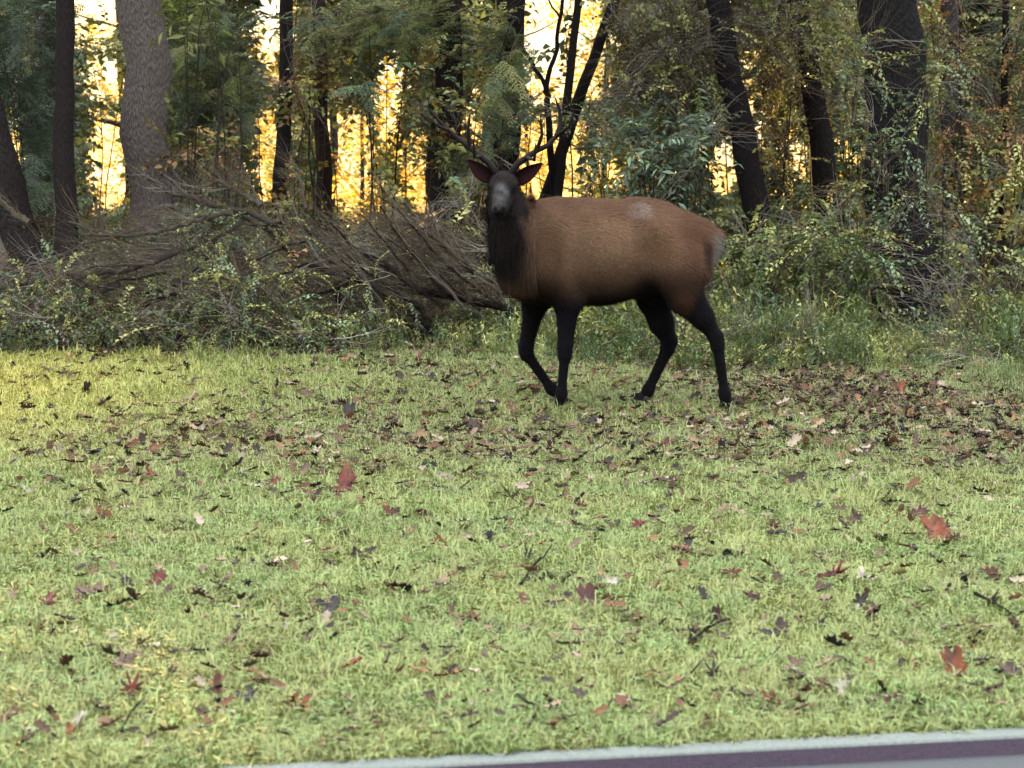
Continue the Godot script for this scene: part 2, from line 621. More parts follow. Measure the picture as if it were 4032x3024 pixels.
func elk_colour(p: Vector3, _n: Vector3) -> Color:
	var w := p + Vector3(rough.get_noise_3dv(p * 40.0), rough.get_noise_3dv(p * 40.0 + Vector3(9, 0, 0)), 0) * 0.06
	var tan_ := Color(0.0926, 0.0547, 0.0325)
	var red := Color(0.0560, 0.0308, 0.0203)
	var dark := Color(0.0074, 0.0056, 0.0056)
	var legs := Color(0.0043, 0.0036, 0.0044)
	var c := tan_
	# redder over the back and haunch, buff on the flank
	c = c.lerp(red, smoothstep(1.25, 1.45, w.y) * 0.65)
	c = c.lerp(red, smoothstep(0.30, 0.62, w.x) * 0.6)
	c = c.lerp(Color(0.0725, 0.0463, 0.0283), blot(w, Vector3(-0.02, 1.15, 0.3), Vector3(0.36, 0.22, 0.5)) * 0.6)
	c = c.lerp(Color(0.0710, 0.0400, 0.0215), blot(w, Vector3(0.40, 1.12, 0.3), Vector3(0.16, 0.14, 0.4)) * 0.6)
	c = c.lerp(Color(0.0414, 0.0200, 0.0111), blot(w, Vector3(0.62, 1.2, 0.2), Vector3(0.16, 0.3, 0.4)) * 0.6)
	# shading put into the coat colour to model shoulder, ribs, hollow and lower flank
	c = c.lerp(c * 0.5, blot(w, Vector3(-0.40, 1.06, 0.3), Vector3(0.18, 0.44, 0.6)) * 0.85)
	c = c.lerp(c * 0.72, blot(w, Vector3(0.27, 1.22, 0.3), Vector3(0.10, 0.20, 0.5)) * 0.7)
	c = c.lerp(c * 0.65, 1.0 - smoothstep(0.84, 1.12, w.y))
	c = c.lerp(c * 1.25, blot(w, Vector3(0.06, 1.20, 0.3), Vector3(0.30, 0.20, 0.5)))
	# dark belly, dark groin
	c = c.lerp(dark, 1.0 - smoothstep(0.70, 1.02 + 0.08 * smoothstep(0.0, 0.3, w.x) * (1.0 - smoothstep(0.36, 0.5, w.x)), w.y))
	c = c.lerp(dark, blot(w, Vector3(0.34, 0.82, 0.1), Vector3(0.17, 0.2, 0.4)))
	# neck and chest
	var neck := 1.0 - smoothstep(-0.60, -0.44, w.x + (w.y - 1.1) * 0.12)
	c = c.lerp(dark, neck * smoothstep(0.80, 0.98, w.y))
	c = c.lerp(Color(0.0333, 0.0170, 0.0096), blot(w, Vector3(-0.60, 0.86, 0.0), Vector3(0.15, 0.12, 0.4)) * 0.7)
	# legs
	var leg := 1.0 - smoothstep(0.66, 0.86, w.y + maxf(0.0, w.x - 0.42) * -0.35)
	c = c.lerp(legs, leg)
	c = c.lerp(Color(0.0340, 0.0170, 0.0096), blot(w, Vector3(0.585, 0.78, 0.18), Vector3(0.13, 0.17, 0.22)) * 0.8)
	# pale rump, dark stripe before it
	c = c.lerp(dark, blot(w, Vector3(0.72, 1.06, 0.1), Vector3(0.055, 0.17, 0.3)) * 0.85)
	c = c.lerp(Color(0.078, 0.072, 0.060), smoothstep(0.755, 0.79, w.x) * smoothstep(0.86, 0.96, w.y) * (1.0 - smoothstep(1.18, 1.26, w.y)))
	# the bleached scuff on the back
	c = c.lerp(Color(0.1110, 0.0829, 0.0703), clampf(blot(w, Vector3(0.275, 1.40, 0.20), Vector3(0.11, 0.095, 0.17)) * (0.95 + 1.6 * rough.get_noise_3dv(p * 130.0)), 0.0, 0.8))
	# head
	if p.y > 1.33 and p.x < -0.52 and p.z > 0.10:
		var h := Color(0.0125, 0.0100, 0.0095)
		h = h.lerp(Color(0.066, 0.067, 0.068), clampf(blot(w, Vector3(-0.718, 1.475, 0.38), Vector3(0.085, 0.15, 0.22)) * (0.8 + 1.3 * rough.get_noise_3dv(p * 110.0)), 0.0, 0.95))
		h = h.lerp(Color(0.0370, 0.0296, 0.0281), blot(w, Vector3(-0.755, 1.54, 0.24), Vector3(0.06, 0.08, 0.12)) * 0.7)
		h = h.lerp(Color(0.0044, 0.0037, 0.0044), blot(w, Vector3(-0.71, 1.375, 0.50), Vector3(0.06, 0.05, 0.06)))
		h = h.lerp(Color(0.0333, 0.0296, 0.0266), blot(w, Vector3(-0.71, 1.33, 0.46), Vector3(0.05, 0.035, 0.08)) * 0.7)
		for sd: float in [-1.0, 1.0]:
			h = h.lerp(Color(0.004, 0.003, 0.003), blot(p, Vector3(-0.711 + 0.026 * sd, 1.405, 0.51), Vector3(0.020, 0.022, 0.03)))
			h = h.lerp(Color(0.006, 0.005, 0.005), blot(p, Vector3(-0.688 + 0.068 * sd, 1.552, 0.26), Vector3(0.036, 0.026, 0.05)) * 0.9)
		c = c.lerp(h, smoothstep(0.11, 0.17, p.z) * smoothstep(1.33, 1.37, p.y))
	var v := 1.0 + 0.22 * rough.get_noise_3dv(p * 60.0) + 0.12 * rough.get_noise_3dv(p * Vector3(160, 60, 160))
	v *= 6.0    # stored six times lighter (8 bit vertex colours); the coat material is six times darker
	return Color(c.r * v, c.g * v, c.b * v)


func leaf_ear(base: Vector3, tip: Vector3, facing: Vector3) -> ArrayMesh:
	# a cupped ear with thickness, dark rim and paler hollow
	var st := begin()
	var axis := tip - base
	var side := axis.cross(facing).normalized()
	var out := side.cross(axis).normalized()
	if out.dot(facing) < 0.0: out = -out
	var n := 10
	var m := 8
	var rows := []
	for i in n + 1:
		var t := float(i) / n
		var w := 0.046 * pow(sin(PI * pow(clampf(t * 0.97 + 0.03, 0, 1), 0.72)), 0.8) + 0.014 * (1.0 - t)
		var row := []
		for j in m + 1:
			var u := (float(j) / m - 0.5) * 2.0
			row.append([base + axis * t + side * u * w + out * (u * u * w * 0.75 - 0.012), u])
		rows.append(row)
	for shell in 2:
		var off := -out * 0.010 * shell
		for i in n:
			for j in m:
				var q := [[i, j], [i + 1, j], [i + 1, j + 1], [i, j], [i + 1, j + 1], [i, j + 1]]
				if shell: q.reverse()
				for e in q:
					var r: Array = rows[e[0]][e[1]]
					var inner := 1.0 - absf(r[1])
					st.set_color(Color(0.0104, 0.0044, 0.0044).lerp(Color(0.0133, 0.0067, 0.0059), inner * (0.6 if shell == 0 else 0.0)) * 6.0)
					st.add_vertex(r[0] + off * inner)
	return finish(st)


func make_elk() -> void:
	var foot := on_ground(600.5, 409.0)
	var elk := thing("elk", "bull elk standing side on across the lawn, head turned to look out of the wood", "elk", foot)
	elk.set_meta("label", "brown bull elk with dark legs walking across the lawn, head turned towards the viewer")
	elk.scale = Vector3.ONE * 0.985
	bones = []
	# trunk
	bone(Vector3(-0.38, 1.105, 0), Vector3(-0.02, 1.105, 0), 0.375, 0.365, 1.30)
	bone(Vector3(-0.02, 1.105, 0), Vector3(0.30, 1.135, 0), 0.365, 0.338, 1.28)
	bone(Vector3(0.30, 1.135, 0), Vector3(0.50, 1.140, 0), 0.335, 0.272, 1.30)
	bone(Vector3(0.50, 1.150, 0), Vector3(0.70, 1.165, 0), 0.235, 0.135, 1.15)
	bone(Vector3(-0.30, 1.36, 0), Vector3(-0.12, 1.35, 0), 0.125, 0.12, 1.6)
	bone(Vector3(0.22, 1.38, 0), Vector3(0.44, 1.36, 0), 0.10, 0.09, 1.2)
	# shoulders and haunches
	for s: float in [-1.0, 1.0]:
		bone(Vector3(-0.36, 1.22, 0.13 * s), Vector3(-0.38, 0.98, 0.17 * s), 0.15, 0.16, 1.0, 0.09)
		bone(Vector3(0.42, 1.20, 0.12 * s), Vector3(0.52, 1.03, 0.145 * s), 0.17, 0.19, 1.05, 0.09)
		bone(Vector3(0.60, 1.22, 0.07 * s), Vector3(0.665, 1.00, 0.10 * s), 0.11, 0.095, 1.0, 0.09)
	# near fore leg, straight
	bone(Vector3(-0.34, 0.98, 0.16), Vector3(-0.235, 0.77, 0.15), 0.15, 0.098, 1.1, 0.08)
	bone(Vector3(-0.235, 0.77, 0.15), Vector3(-0.252, 0.44, 0.15), 0.088, 0.049)
	bone(Vector3(-0.252, 0.45, 0.15), Vector3(-0.255, 0.39, 0.15), 0.056, 0.049, 1, 0.02)
	bone(Vector3(-0.255, 0.39, 0.15), Vector3(-0.278, 0.125, 0.15), 0.036, 0.031, 1, 0.03)
	bone(Vector3(-0.278, 0.125, 0.15), Vector3(-0.281, 0.10, 0.15), 0.038, 0.036, 1, 0.03)
	bone(Vector3(-0.281, 0.10, 0.15), Vector3(-0.300, 0.045, 0.15), 0.033, 0.034, 1, 0.03)
	# far fore leg, knee bent, hoof swinging back
	bone(Vector3(-0.44, 0.98, -0.15), Vector3(-0.462, 0.74, -0.14), 0.15, 0.088, 1.1, 0.08)
	bone(Vector3(-0.462, 0.74, -0.14), Vector3(-0.525, 0.43, -0.14), 0.078, 0.048)
	bone(Vector3(-0.525, 0.43, -0.14), Vector3(-0.522, 0.385, -0.14), 0.056, 0.049, 1, 0.02)
	bone(Vector3(-0.522, 0.385, -0.14), Vector3(-0.352, 0.145, -0.14), 0.038, 0.031, 1, 0.03)
	bone(Vector3(-0.352, 0.145, -0.14), Vector3(-0.336, 0.125, -0.14), 0.038, 0.036, 1, 0.03)
	bone(Vector3(-0.336, 0.125, -0.14), Vector3(-0.272, 0.092, -0.14), 0.033, 0.034, 1, 0.03)
	# near hind leg, stretched back
	bone(Vector3(0.52, 1.00, 0.15), Vector3(0.58, 0.80, 0.15), 0.185, 0.125, 1.15, 0.08)
	bone(Vector3(0.58, 0.80, 0.15), Vector3(0.70, 0.66, 0.15), 0.118, 0.078)
	bone(Vector3(0.70, 0.66, 0.15), Vector3(0.795, 0.52, 0.15), 0.074, 0.047)
	bone(Vector3(0.800, 0.515, 0.15), Vector3(0.812, 0.46, 0.15), 0.057, 0.048, 1, 0.02)
	bone(Vector3(0.812, 0.46, 0.15), Vector3(0.862, 0.125, 0.15), 0.040, 0.032, 1, 0.03)
	bone(Vector3(0.862, 0.125, 0.15), Vector3(0.865, 0.10, 0.15), 0.039, 0.037, 1, 0.03)
	bone(Vector3(0.865, 0.10, 0.15), Vector3(0.868, 0.045, 0.15), 0.034, 0.035, 1, 0.03)
	# far hind leg, set forward
	bone(Vector3(0.42, 1.00, -0.14), Vector3(0.375, 0.78, -0.14), 0.18, 0.112, 1.15, 0.08)
	bone(Vector3(0.375, 0.78, -0.14), Vector3(0.435, 0.60, -0.14), 0.104, 0.082)
	bone(Vector3(0.435, 0.60, -0.14), Vector3(0.490, 0.475, -0.14), 0.080, 0.053)
	bone(Vector3(0.492, 0.475, -0.14), Vector3(0.480, 0.42, -0.14), 0.061, 0.050, 1, 0.02)
	bone(Vector3(0.480, 0.42, -0.14), Vector3(0.348, 0.135, -0.14), 0.043, 0.033, 1, 0.03)
	bone(Vector3(0.348, 0.135, -0.14), Vector3(0.338, 0.112, -0.14), 0.040, 0.037, 1, 0.03)
	bone(Vector3(0.338, 0.112, -0.14), Vector3(0.310, 0.070, -0.14), 0.034, 0.035, 1, 0.03)
	# neck, carried up and turned to the viewer
	bone(Vector3(-0.44, 1.12, 0.02), Vector3(-0.575, 1.20, 0.05), 0.31, 0.205, 1.25, 0.08)
	bone(Vector3(-0.575, 1.20, 0.05), Vector3(-0.665, 1.40, 0.09), 0.182, 0.124, 1.05, 0.08)
	bone(Vector3(-0.665, 1.40, 0.09), Vector3(-0.680, 1.56, 0.10), 0.122, 0.098, 1.0, 0.06)
	bone(Vector3(-0.50, 0.95, 0.0), Vector3(-0.56, 0.93, 0.0), 0.17, 0.12, 1.2, 0.10)
	# head
	bone(Vector3(-0.680, 1.585, 0.12), Vector3(-0.685, 1.575, 0.22), 0.086, 0.078, 1, 0.04)
	bone(Vector3(-0.740, 1.575, 0.20), Vector3(-0.745, 1.555, 0.25), 0.034, 0.026, 1, 0.04)
	bone(Vector3(-0.622, 1.575, 0.20), Vector3(-0.628, 1.555, 0.25), 0.034, 0.026, 1, 0.04)
	bone(Vector3(-0.686, 1.565, 0.24), Vector3(-0.702, 1.475, 0.38), 0.066, 0.047, 1, 0.03)
	bone(Vector3(-0.702, 1.475, 0.38), Vector3(-0.710, 1.408, 0.47), 0.050, 0.050, 1, 0.03)
	bone(Vector3(-0.735, 1.400, 0.485), Vector3(-0.688, 1.400, 0.485), 0.026, 0.026, 1, 0.025)
	bone(Vector3(-0.684, 1.500, 0.17), Vector3(-0.706, 1.385, 0.40), 0.080, 0.040, 1, 0.04)
	bone(Vector3(-0.706, 1.385, 0.40), Vector3(-0.710, 1.355, 0.46), 0.038, 0.030, 1, 0.02)
	# tail
	bone(Vector3(0.70, 1.27, 0), Vector3(0.80, 1.22, 0), 0.060, 0.040, 1, 0.06)
	bone(Vector3(0.80, 1.22, 0), Vector3(0.835, 1.12, 0), 0.040, 0.022, 1, 0.02)
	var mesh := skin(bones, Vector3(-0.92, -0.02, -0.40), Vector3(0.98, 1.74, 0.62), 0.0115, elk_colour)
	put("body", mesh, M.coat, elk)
	# hooves: two toes each
	for h in [[Vector3(-0.305, 0.0, 0.15), 0.0], [Vector3(0.862, 0.0, 0.15), 0.0], [Vector3(0.292, 0.022, -0.14), 0.25], [Vector3(-0.235, 0.070, -0.14), 2.7]]:
		var st := begin()
		for s: float in [-1.0, 1.0]:
			var c: Vector3 = Vector3(0, 0, 0.021 * s)
			var lo := [Vector3(-0.075, 0, 0.004), Vector3(-0.045, 0, 0.021), Vector3(0.03, 0, 0.02), Vector3(0.035, 0, -0.016), Vector3(-0.05, 0, -0.014)]
			var hi := [Vector3(-0.022, 0.07, 0.002), Vector3(-0.015, 0.075, 0.016), Vector3(0.03, 0.07, 0.016), Vector3(0.032, 0.07, -0.012), Vector3(-0.018, 0.075, -0.012)]
			for i in 5:
				var j := (i + 1) % 5
				for v in [lo[i], hi[i], hi[j], lo[i], hi[j], lo[j], hi[0], hi[i], hi[j], lo[0], lo[j], lo[i]]:
					st.set_color(Color(0.024, 0.021, 0.021))
					st.set_smooth_group(-1)
					st.add_vertex((c + v * Vector3(1, 1, -s)).rotated(Vector3.BACK, h[1]))
		var hoof := put("hoof", finish(st), M.horn, elk)
		hoof.position = h[0]
		hoof.position.y += ground(foot.x + h[0].x, foot.z + h[0].z) - foot.y if h[0].y < 0.03 else 0.0
	for s: float in [-1.0, 1.0]:
		var ball := SphereMesh.new()
		ball.radius = 0.017
		ball.height = 0.034
		ball.radial_segments = 14
		ball.rings = 8
		var eye := put("eye", ball, M.wet, elk)
		eye.position = Vector3(-0.686 + 0.066 * s, 1.556, 0.258)
	put("ear", leaf_ear(Vector3(-0.61, 1.600, 0.11), Vector3(-0.405, 1.728, 0.10), Vector3(0.2, -0.2, 1.0)), M.fur, elk)
	put("ear", leaf_ear(Vector3(-0.755, 1.610, 0.11), Vector3(-0.945, 1.752, 0.08), Vector3(-0.2, -0.2, 1.0)), M.fur, elk)
	# antlers
	var beams := [
		[[Vector3(-0.630, 1.655, 0.14), Vector3(-0.585, 1.720, 0.13), Vector3(-0.520, 1.765, 0.10), Vector3(-0.450, 1.815, 0.06), Vector3(-0.375, 1.850, 0.02), Vector3(-0.315, 1.915, -0.03), Vector3(-0.285, 2.000, -0.07), Vector3(-0.288, 2.100, -0.08), Vector3(-0.320, 2.185, -0.06)],
			[[2, Vector3(-0.470, 1.74, 0.34), Vector3(-0.46, 1.86, 0.40)], [3, Vector3(-0.415, 1.92, 0.12), Vector3(-0.425, 2.06, 0.14)], [5, Vector3(-0.225, 1.98, 0.10), Vector3(-0.19, 2.09, 0.14)]]],
		[[Vector3(-0.735, 1.660, 0.14), Vector3(-0.785, 1.725, 0.13), Vector3(-0.850, 1.775, 0.10), Vector3(-0.920, 1.835, 0.06), Vector3(-0.995, 1.895, 0.01), Vector3(-1.065, 1.955, -0.04), Vector3(-1.130, 2.020, -0.08), Vector3(-1.180, 2.075, -0.10), Vector3(-1.225, 2.130, -0.10)],
			[[2, Vector3(-0.880, 1.76, 0.34), Vector3(-0.89, 1.88, 0.40)], [3, Vector3(-0.930, 1.95, 0.12), Vector3(-0.915, 2.07, 0.14)], [5, Vector3(-1.13, 1.98, 0.10), Vector3(-1.19, 2.02, 0.16)]]],
	]
	for b in beams:
		var st := begin()
		var radii := [0.027, 0.024, 0.022, 0.020, 0.018, 0.016, 0.014, 0.011, 0.004]
		tube(st, b[0], radii, 9, Color(0.0059, 0.0037, 0.0030), 0.16)
		var antler := put("antler", finish(st), M.horn, elk)
		for t in b[1]:
			var tt := begin()
			var from: Vector3 = b[0][t[0]]
			tube(tt, [from, from.lerp(t[1], 0.55), t[1], t[1].lerp(t[2], 0.6), t[2]], [0.015, 0.014, 0.012, 0.009, 0.003], 7, Color(0.0118, 0.0081, 0.0067), 0.1)
			put("tine", finish(tt), M.horn, antler)
	# a coat of short hairs along the body, longer on the neck
	var strand := begin()
	tri(strand, Vector3(-0.0016, 0, 0), Vector3(0.0016, 0, 0), Vector3(0, 0.004, 1.0), Color.WHITE)
	var hair := finish(strand)
	var a := mesh.surface_get_arrays(0)
	var vs: PackedVector3Array = a[Mesh.ARRAY_VERTEX]
	var ns: PackedVector3Array = a[Mesh.ARRAY_NORMAL]
	var cs: PackedColorArray = a[Mesh.ARRAY_COLOR]
	var data := PackedFloat32Array()
	for i in vs.size():
		for rep in 2:
			var p := vs[i] + any_dir() * 0.006
			if vs[i].y < 0.6 and rep: continue
			var lie := Vector3(0.8, -0.6, 0.0)
			var length := 0.026
			if p.x < -0.46 and p.y > 0.85:
				lie = Vector3(0.25, -1.0, 0.1)
				length = 0.075
			if p.z > 0.14 and p.x < -0.55 and p.y > 1.33:
				lie = Vector3(0, 0.6, -0.6)
				length = 0.014
			if p.y < 0.7:
				lie = Vector3(0.1, -1, 0)
				length = 0.016
			if p.x > 0.7 and p.y > 0.9: length = 0.05
			var n := ns[i]
			var d := (lie.normalized() - n * lie.normalized().dot(n) + n * 0.32 + any_dir() * 0.22).normalized()
			var x := d.cross(n).normalized()
			var k := rng.randf_range(0.6, 1.3)
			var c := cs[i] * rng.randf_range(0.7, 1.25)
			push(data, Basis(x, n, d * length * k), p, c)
	scatter("coat", hair, M.fur, data, elk)


# ---------------------------------------------------------------- plants
const TONES := {
	"olive": [0.152, 0.185, 0.061, 0.271, 0.271, 0.108], "deep": [0.066, 0.109, 0.062, 0.131, 0.178, 0.100], "blue": [0.062, 0.099, 0.075, 0.123, 0.157, 0.112],
	"lime": [0.085, 0.123, 0.025, 0.145, 0.170, 0.043], "yellow": [0.170, 0.136, 0.030, 0.281, 0.196, 0.051], "rusty": [0.168, 0.096, 0.040, 0.304, 0.192, 0.088],
	"grey": [0.066, 0.058, 0.046, 0.147, 0.132, 0.112], "brown": [0.036, 0.025, 0.015, 0.085, 0.062, 0.038], "fresh": [0.048, 0.077, 0.022, 0.090, 0.121, 0.037], "gold": [0.360, 0.207, 0.023, 0.540, 0.342, 0.054],
}


func tone(name_: String) -> Color:
	var t: Array = TONES[name_]
	var k := rng.randf()
	var v := rng.randf_range(0.6, 1.2) * (1.6 if rng.randf() < 0.12 else 1.0)
	return Color(lerpf(t[0], t[3], k) * v, lerpf(t[1], t[4], k) * v, lerpf(t[2], t[5], k) * v)


func spray_cloud(parent: Node3D, called: String, kind: String, mix: Array, blobs: Array, density: float, size: float, lean := Vector3.ZERO, clear := 6.5) -> void:
	# leafy shoots through a few uneven masses; blobs are [centre, radii]
	var meshes: Array = S[kind]
	if kind == "hemlock":
		size *= 0.74
		density *= 1.45
	var data := []
	for m in meshes: data.append(PackedFloat32Array())
	var home: Vector3 = parent.position
	for b in blobs:
		var c: Vector3 = b[0]
		var r: Vector3 = b[1]
		var n := int(density * r.x * r.y * r.z * 4.2) + 4
		for i in n:
			var v := any_dir() * pow(rng.randf(), 0.42)
			var p := c + v * r
			if rough.get_noise_3dv(p * 14.0) < -0.16: continue
			if p.y < ground(p.x, p.z) + 0.05: p.y = ground(p.x, p.z) + rng.randf_range(0.05, 0.2)
			var out := (v * Vector3(1, 0.4, 1) + any_dir() * 0.7 + lean).normalized()
			var up := (Vector3.UP + any_dir() * 0.4).normalized()
			if absf(out.dot(up)) > 0.95: up = Vector3(0.7, 0.1, 0.7)
			var x := up.cross(out).normalized()
			var k := size * rng.randf_range(0.7, 1.3)
			if (in_opening(p, clear) or in_opening(p + out * k * 0.22, 1.0) or in_opening(p + out * k * 0.44, 0.0)) and rng.randf() < 0.98: continue
			push(data[rng.randi() % meshes.size()], Basis(x, out.cross(x), out).scaled(Vector3.ONE * k), p - home, tone(mix[rng.randi() % mix.size()]))
	var mat: Material = M.evergreen if kind == "hemlock" else (M.twig if kind == "twigs" else M.leaf)
	for i in meshes.size():
		if data[i].size(): scatter(called, meshes[i], mat, data[i], parent)


func bush(called: String, label: String, category: String, group: String, d: float, spots: Array, kind: String, mix: Array, density: float, size: float, depth := 0.8, twig_share := 0.25, lean := Vector3.ZERO) -> Node3D:
	# spots: [picture x, y, half width, half height] of the leafy masses, d metres ahead
	var foot := Vector3.ZERO
	var blobs := []
	for s in spots:
		var dd: float = d + rng.randf_range(-0.4, 0.4)
		var c := at(s[0], s[1], dd)
		blobs.append([c, Vector3(s[2] / LENS * dd, s[3] / LENS * dd, depth)])
		foot += Vector3(c.x, 0, c.z)
	foot /= spots.size()
	foot.y = ground(foot.x, foot.z) - 0.05
	var o := thing(called, label, category, foot, group)
	var st := begin()
	for b in blobs:
		var c: Vector3 = b[0] - foot
		for k in 3:
			var tip: Vector3 = c + any_dir() * b[1] * 0.8
			var base := Vector3(rng.randf_range(-0.15, 0.15) + c.x * 0.35, 0, rng.randf_range(-0.15, 0.15))
			var r := rng.randf_range(0.008, 0.017)
			var path := curve(base, tip, Vector3(rng.randf_range(-0.2, 0.2), 0.05, rng.randf_range(-0.1, 0.1)), 7, 0.03)
			if path.any(func(q): return in_opening(q + foot, 1.0)) and (k > 0 or b != blobs[0]): continue
			tube(st, path, taper(r, r * 0.25, 7), 5, Color(0.05, 0.04, 0.032) * rng.randf_range(0.7, 1.6))
	put("stem", finish(st), M.bark, o)
	spray_cloud(o, "foliage", kind, mix, blobs, density, size, lean)
	if twig_share > 0.0: spray_cloud(o, "twigs", "twigs", ["grey", "brown"], blobs, density * twig_share, 0.7, lean, 2.0)
	return o


func trunk_tree(called: String, label: String, d: float, top: Vector2, low: Vector2, width: float, col: Color, full: float, crown: String, mix: Array, lumps := 0.22) -> Node3D:
	# a trunk that passes through two points of the picture, d metres ahead, carried on down to the ground and up to its crown
	var a := at(low.x, low.y, d)
	var b := at(top.x, top.y, d)
	var dir := (b - a).normalized()
	var foot := a
	for i in 40:
		foot -= dir * (foot.y - ground(foot.x, foot.z)) / dir.y
	var o := thing(called, label, "tree", foot, "trees along the edge of the wood")
	var r := width * 0.5 / LENS * d
	var pts := []
	var radii := []
	var n := 34
	var bend := Vector3(rng.randf_range(-1, 1), 0, rng.randf_range(-1, 1)) * 0.012
	for i in n + 1:
		var h := full * pow(float(i) / n, 1.35)
		pts.append(dir * (h - 0.15) + Vector3.UP * maxf(0.0, h - 4.0) * 0.1 + bend * h * h * 0.12 + Vector3(rough.get_noise_1d(h * 30.0 + d * 99.0), 0, rough.get_noise_1d(h * 30.0 + 500.0)) * r * 0.5)
		radii.append(r * (1.0 + 0.55 * exp(-h * 2.6)) * lerpf(1.04, 0.25, pow(h / full, 1.5)))
	var st := begin()
	tube(st, pts, radii, 18 if r > 0.08 else 9, col, lumps, 0.7)
	put("trunk", finish(st), M.bark, o)
	# limbs
	var blobs := []
	var limbs := 7 if r > 0.06 else 4
	for k in limbs:
		var h := lerpf(minf(6.0, full - 1.2), full * 0.97, float(k) / limbs)
		var i := int(n * pow(h / full, 1.0 / 1.35))
		var p: Vector3 = pts[i]
		var yaw := rng.randf() * TAU
		var ln := rng.randf_range(0.9, 2.2) * (1.2 - 0.5 * h / full)
		var tip := p + Vector3(cos(yaw) * ln, rng.randf_range(0.1, 0.9), sin(yaw) * ln)
		var ls := begin()
		tube(ls, curve(p, tip, Vector3(0, 0.15, 0), 6, 0.04), taper(radii[i] * 0.42, 0.008, 6), 6, col, 0.1)
		put("limb", finish(ls), M.bark, o)
		blobs.append([foot + tip, Vector3(1.15, 0.7, 1.15)])
	blobs.append([foot + pts[n], Vector3(1.3, 1.0, 1.3)])
	spray_cloud(o, "crown", crown, mix, blobs, 20.0, 1.4)
	return o


func far_tree(label: String, d: float, px: float, lean: float, width: float, fork: bool, leaves: float) -> void:
	# thin trees down the slope behind, seen against the sky
	var foot := at(px, 384, d)
	foot.y = ground(foot.x, foot.z)
	var o := thing("slender_tree", label, "tree", foot, "slender trees on the slope behind the wood")
	var r := width * 0.5 / LENS * d
	var col := Color(0.045, 0.032, 0.026)
	var full := 6.0 - foot.y
	var pts := curve(Vector3.ZERO, Vector3(lean * full, full, 0), Vector3(rng.randf_range(-0.3, 0.3), 0, 0), 14, 0.05)
	var st := begin()
	tube(st, pts, taper(r * 1.2, r * 0.4, 14), 8, col, 0.1)
	put("trunk", finish(st), M.bark, o)
	var eye := -foot.y / full
	var lm := begin()
	var tips := []
	for k in 9:
		var t := clampf(eye + rng.randf_range(-0.28, 0.30), 0.15, 0.98)
		var p: Vector3 = pts[int(t * 14)]
		var ln := rng.randf_range(0.8, 2.2)
		var sgn := 1.0 if k % 2 else -1.0
		var tip := p + Vector3(sgn * ln * 0.75, rng.randf_range(0.3, 1.3) * ln * 0.7, rng.randf_range(-0.6, 0.6))
		tube(lm, curve(p, tip, Vector3(0, -0.1, 0), 5, 0.04), taper(r * (0.75 if fork and k == 0 else 0.3), 0.008, 5), 4, col)
		tips.append(tip)
		for j in 2:
			var q: Vector3 = p.lerp(tip, rng.randf_range(0.3, 1.0))
			var e := q + Vector3(rng.randf_range(-0.7, 0.7), rng.randf_range(-0.1, 0.7), rng.randf_range(-0.4, 0.4))
			tube(lm, curve(q, e, Vector3.ZERO, 3, 0.03), taper(0.012, 0.005, 3), 3, col)
			tips.append(e)
	put("branches", finish(lm), M.bark, o).set_meta("kind", "stuff")
	var data := [PackedFloat32Array(), PackedFloat32Array(), PackedFloat32Array()]
	for i in int(420.0 * leaves):
		var h := eye * full + rng.randf_range(-2.2, 3.6)
		var mid: Vector3 = pts[clampi(int(h / full * 14.0), 0, 14)]
		var p := Vector3(mid.x, h, mid.z) + Vector3(rng.randfn() * 0.95, 0, rng.randfn() * 0.9)
		if rough.get_noise_3dv((p + foot) * 9.0) < -0.12: continue
		var out := any_dir()
		var x := out.cross(Vector3(0.2, 1, 0.3)).normalized()
		push(data[rng.randi() % 3], Basis(x, out.cross(x), out).scaled(Vector3.ONE * rng.randf_range(0.8, 1.5)), p, tone("gold" if rng.randf() < 0.88 else "lime"))
	for i in 3:
		if data[i].size(): scatter("foliage", S.broad[i], M.golden, data[i], o)


func stick(st: SurfaceTool, path: Array, d: float, r0: float, r1: float, home: Vector3, col: Color, skew := 0.0) -> Array:
	# a branch through picture points, d metres ahead
	var pts := []
	for i in path.size() - 1:
		var a := at(path[i].x, path[i].y, d + skew * i)
		var b := at(path[i + 1].x, path[i + 1].y, d + skew * (i + 1))
		for k in 4:
			pts.append(a.lerp(b, k / 4.0) - home + any_dir() * 0.012)
	var e: Vector2 = path[-1]
	pts.append(at(e.x, e.y, d + skew * (path.size() - 1)) - home)
	tube(st, pts, taper(r0, r1, pts.size() - 1), 7, col, 0.15)
	return pts


func sheet(points: Array, uv_scale := 1.0) -> ArrayMesh:
	# one quad strip row by row
	var st := begin()
	for i in points.size() - 1:
		for j in points[i].size() - 1:
			for q in [[i, j], [i, j + 1], [i + 1, j + 1], [i, j], [i + 1, j + 1], [i + 1, j]]:
				var e: Array = points[q[0]][q[1]]
				st.set_color(e[1])
				st.set_uv(Vector2(e[0].x, e[0].z) * uv_scale)
				st.add_vertex(e[0])
	return finish(st)


# how brown with fallen leaves the lawn is at a point, 0 to 1
func littered(x: float, z: float) -> float:
	var d := -z
	var right_bank := exp(-pow((x - 3.0 - (19.5 - d) * 0.30) / 1.15, 2.0) - pow((d - 19.0 + (x - 2.6) * 0.75) / 1.3, 2.0))
	var middle := 0.65 * exp(-pow((d - 17.2) / 1.5, 2.0)) * smoothstep(-3.6, -2.0, x)
	var edge := 0.45 * smoothstep(17.0, 21.0, d) * smoothstep(-2.5, -0.5, x)
	return clampf(right_bank * 1.1 + middle + edge + 0.15 + 0.6 * patchy.get_noise_2d(x * 75.0, z * 75.0), 0.02, 1.0)


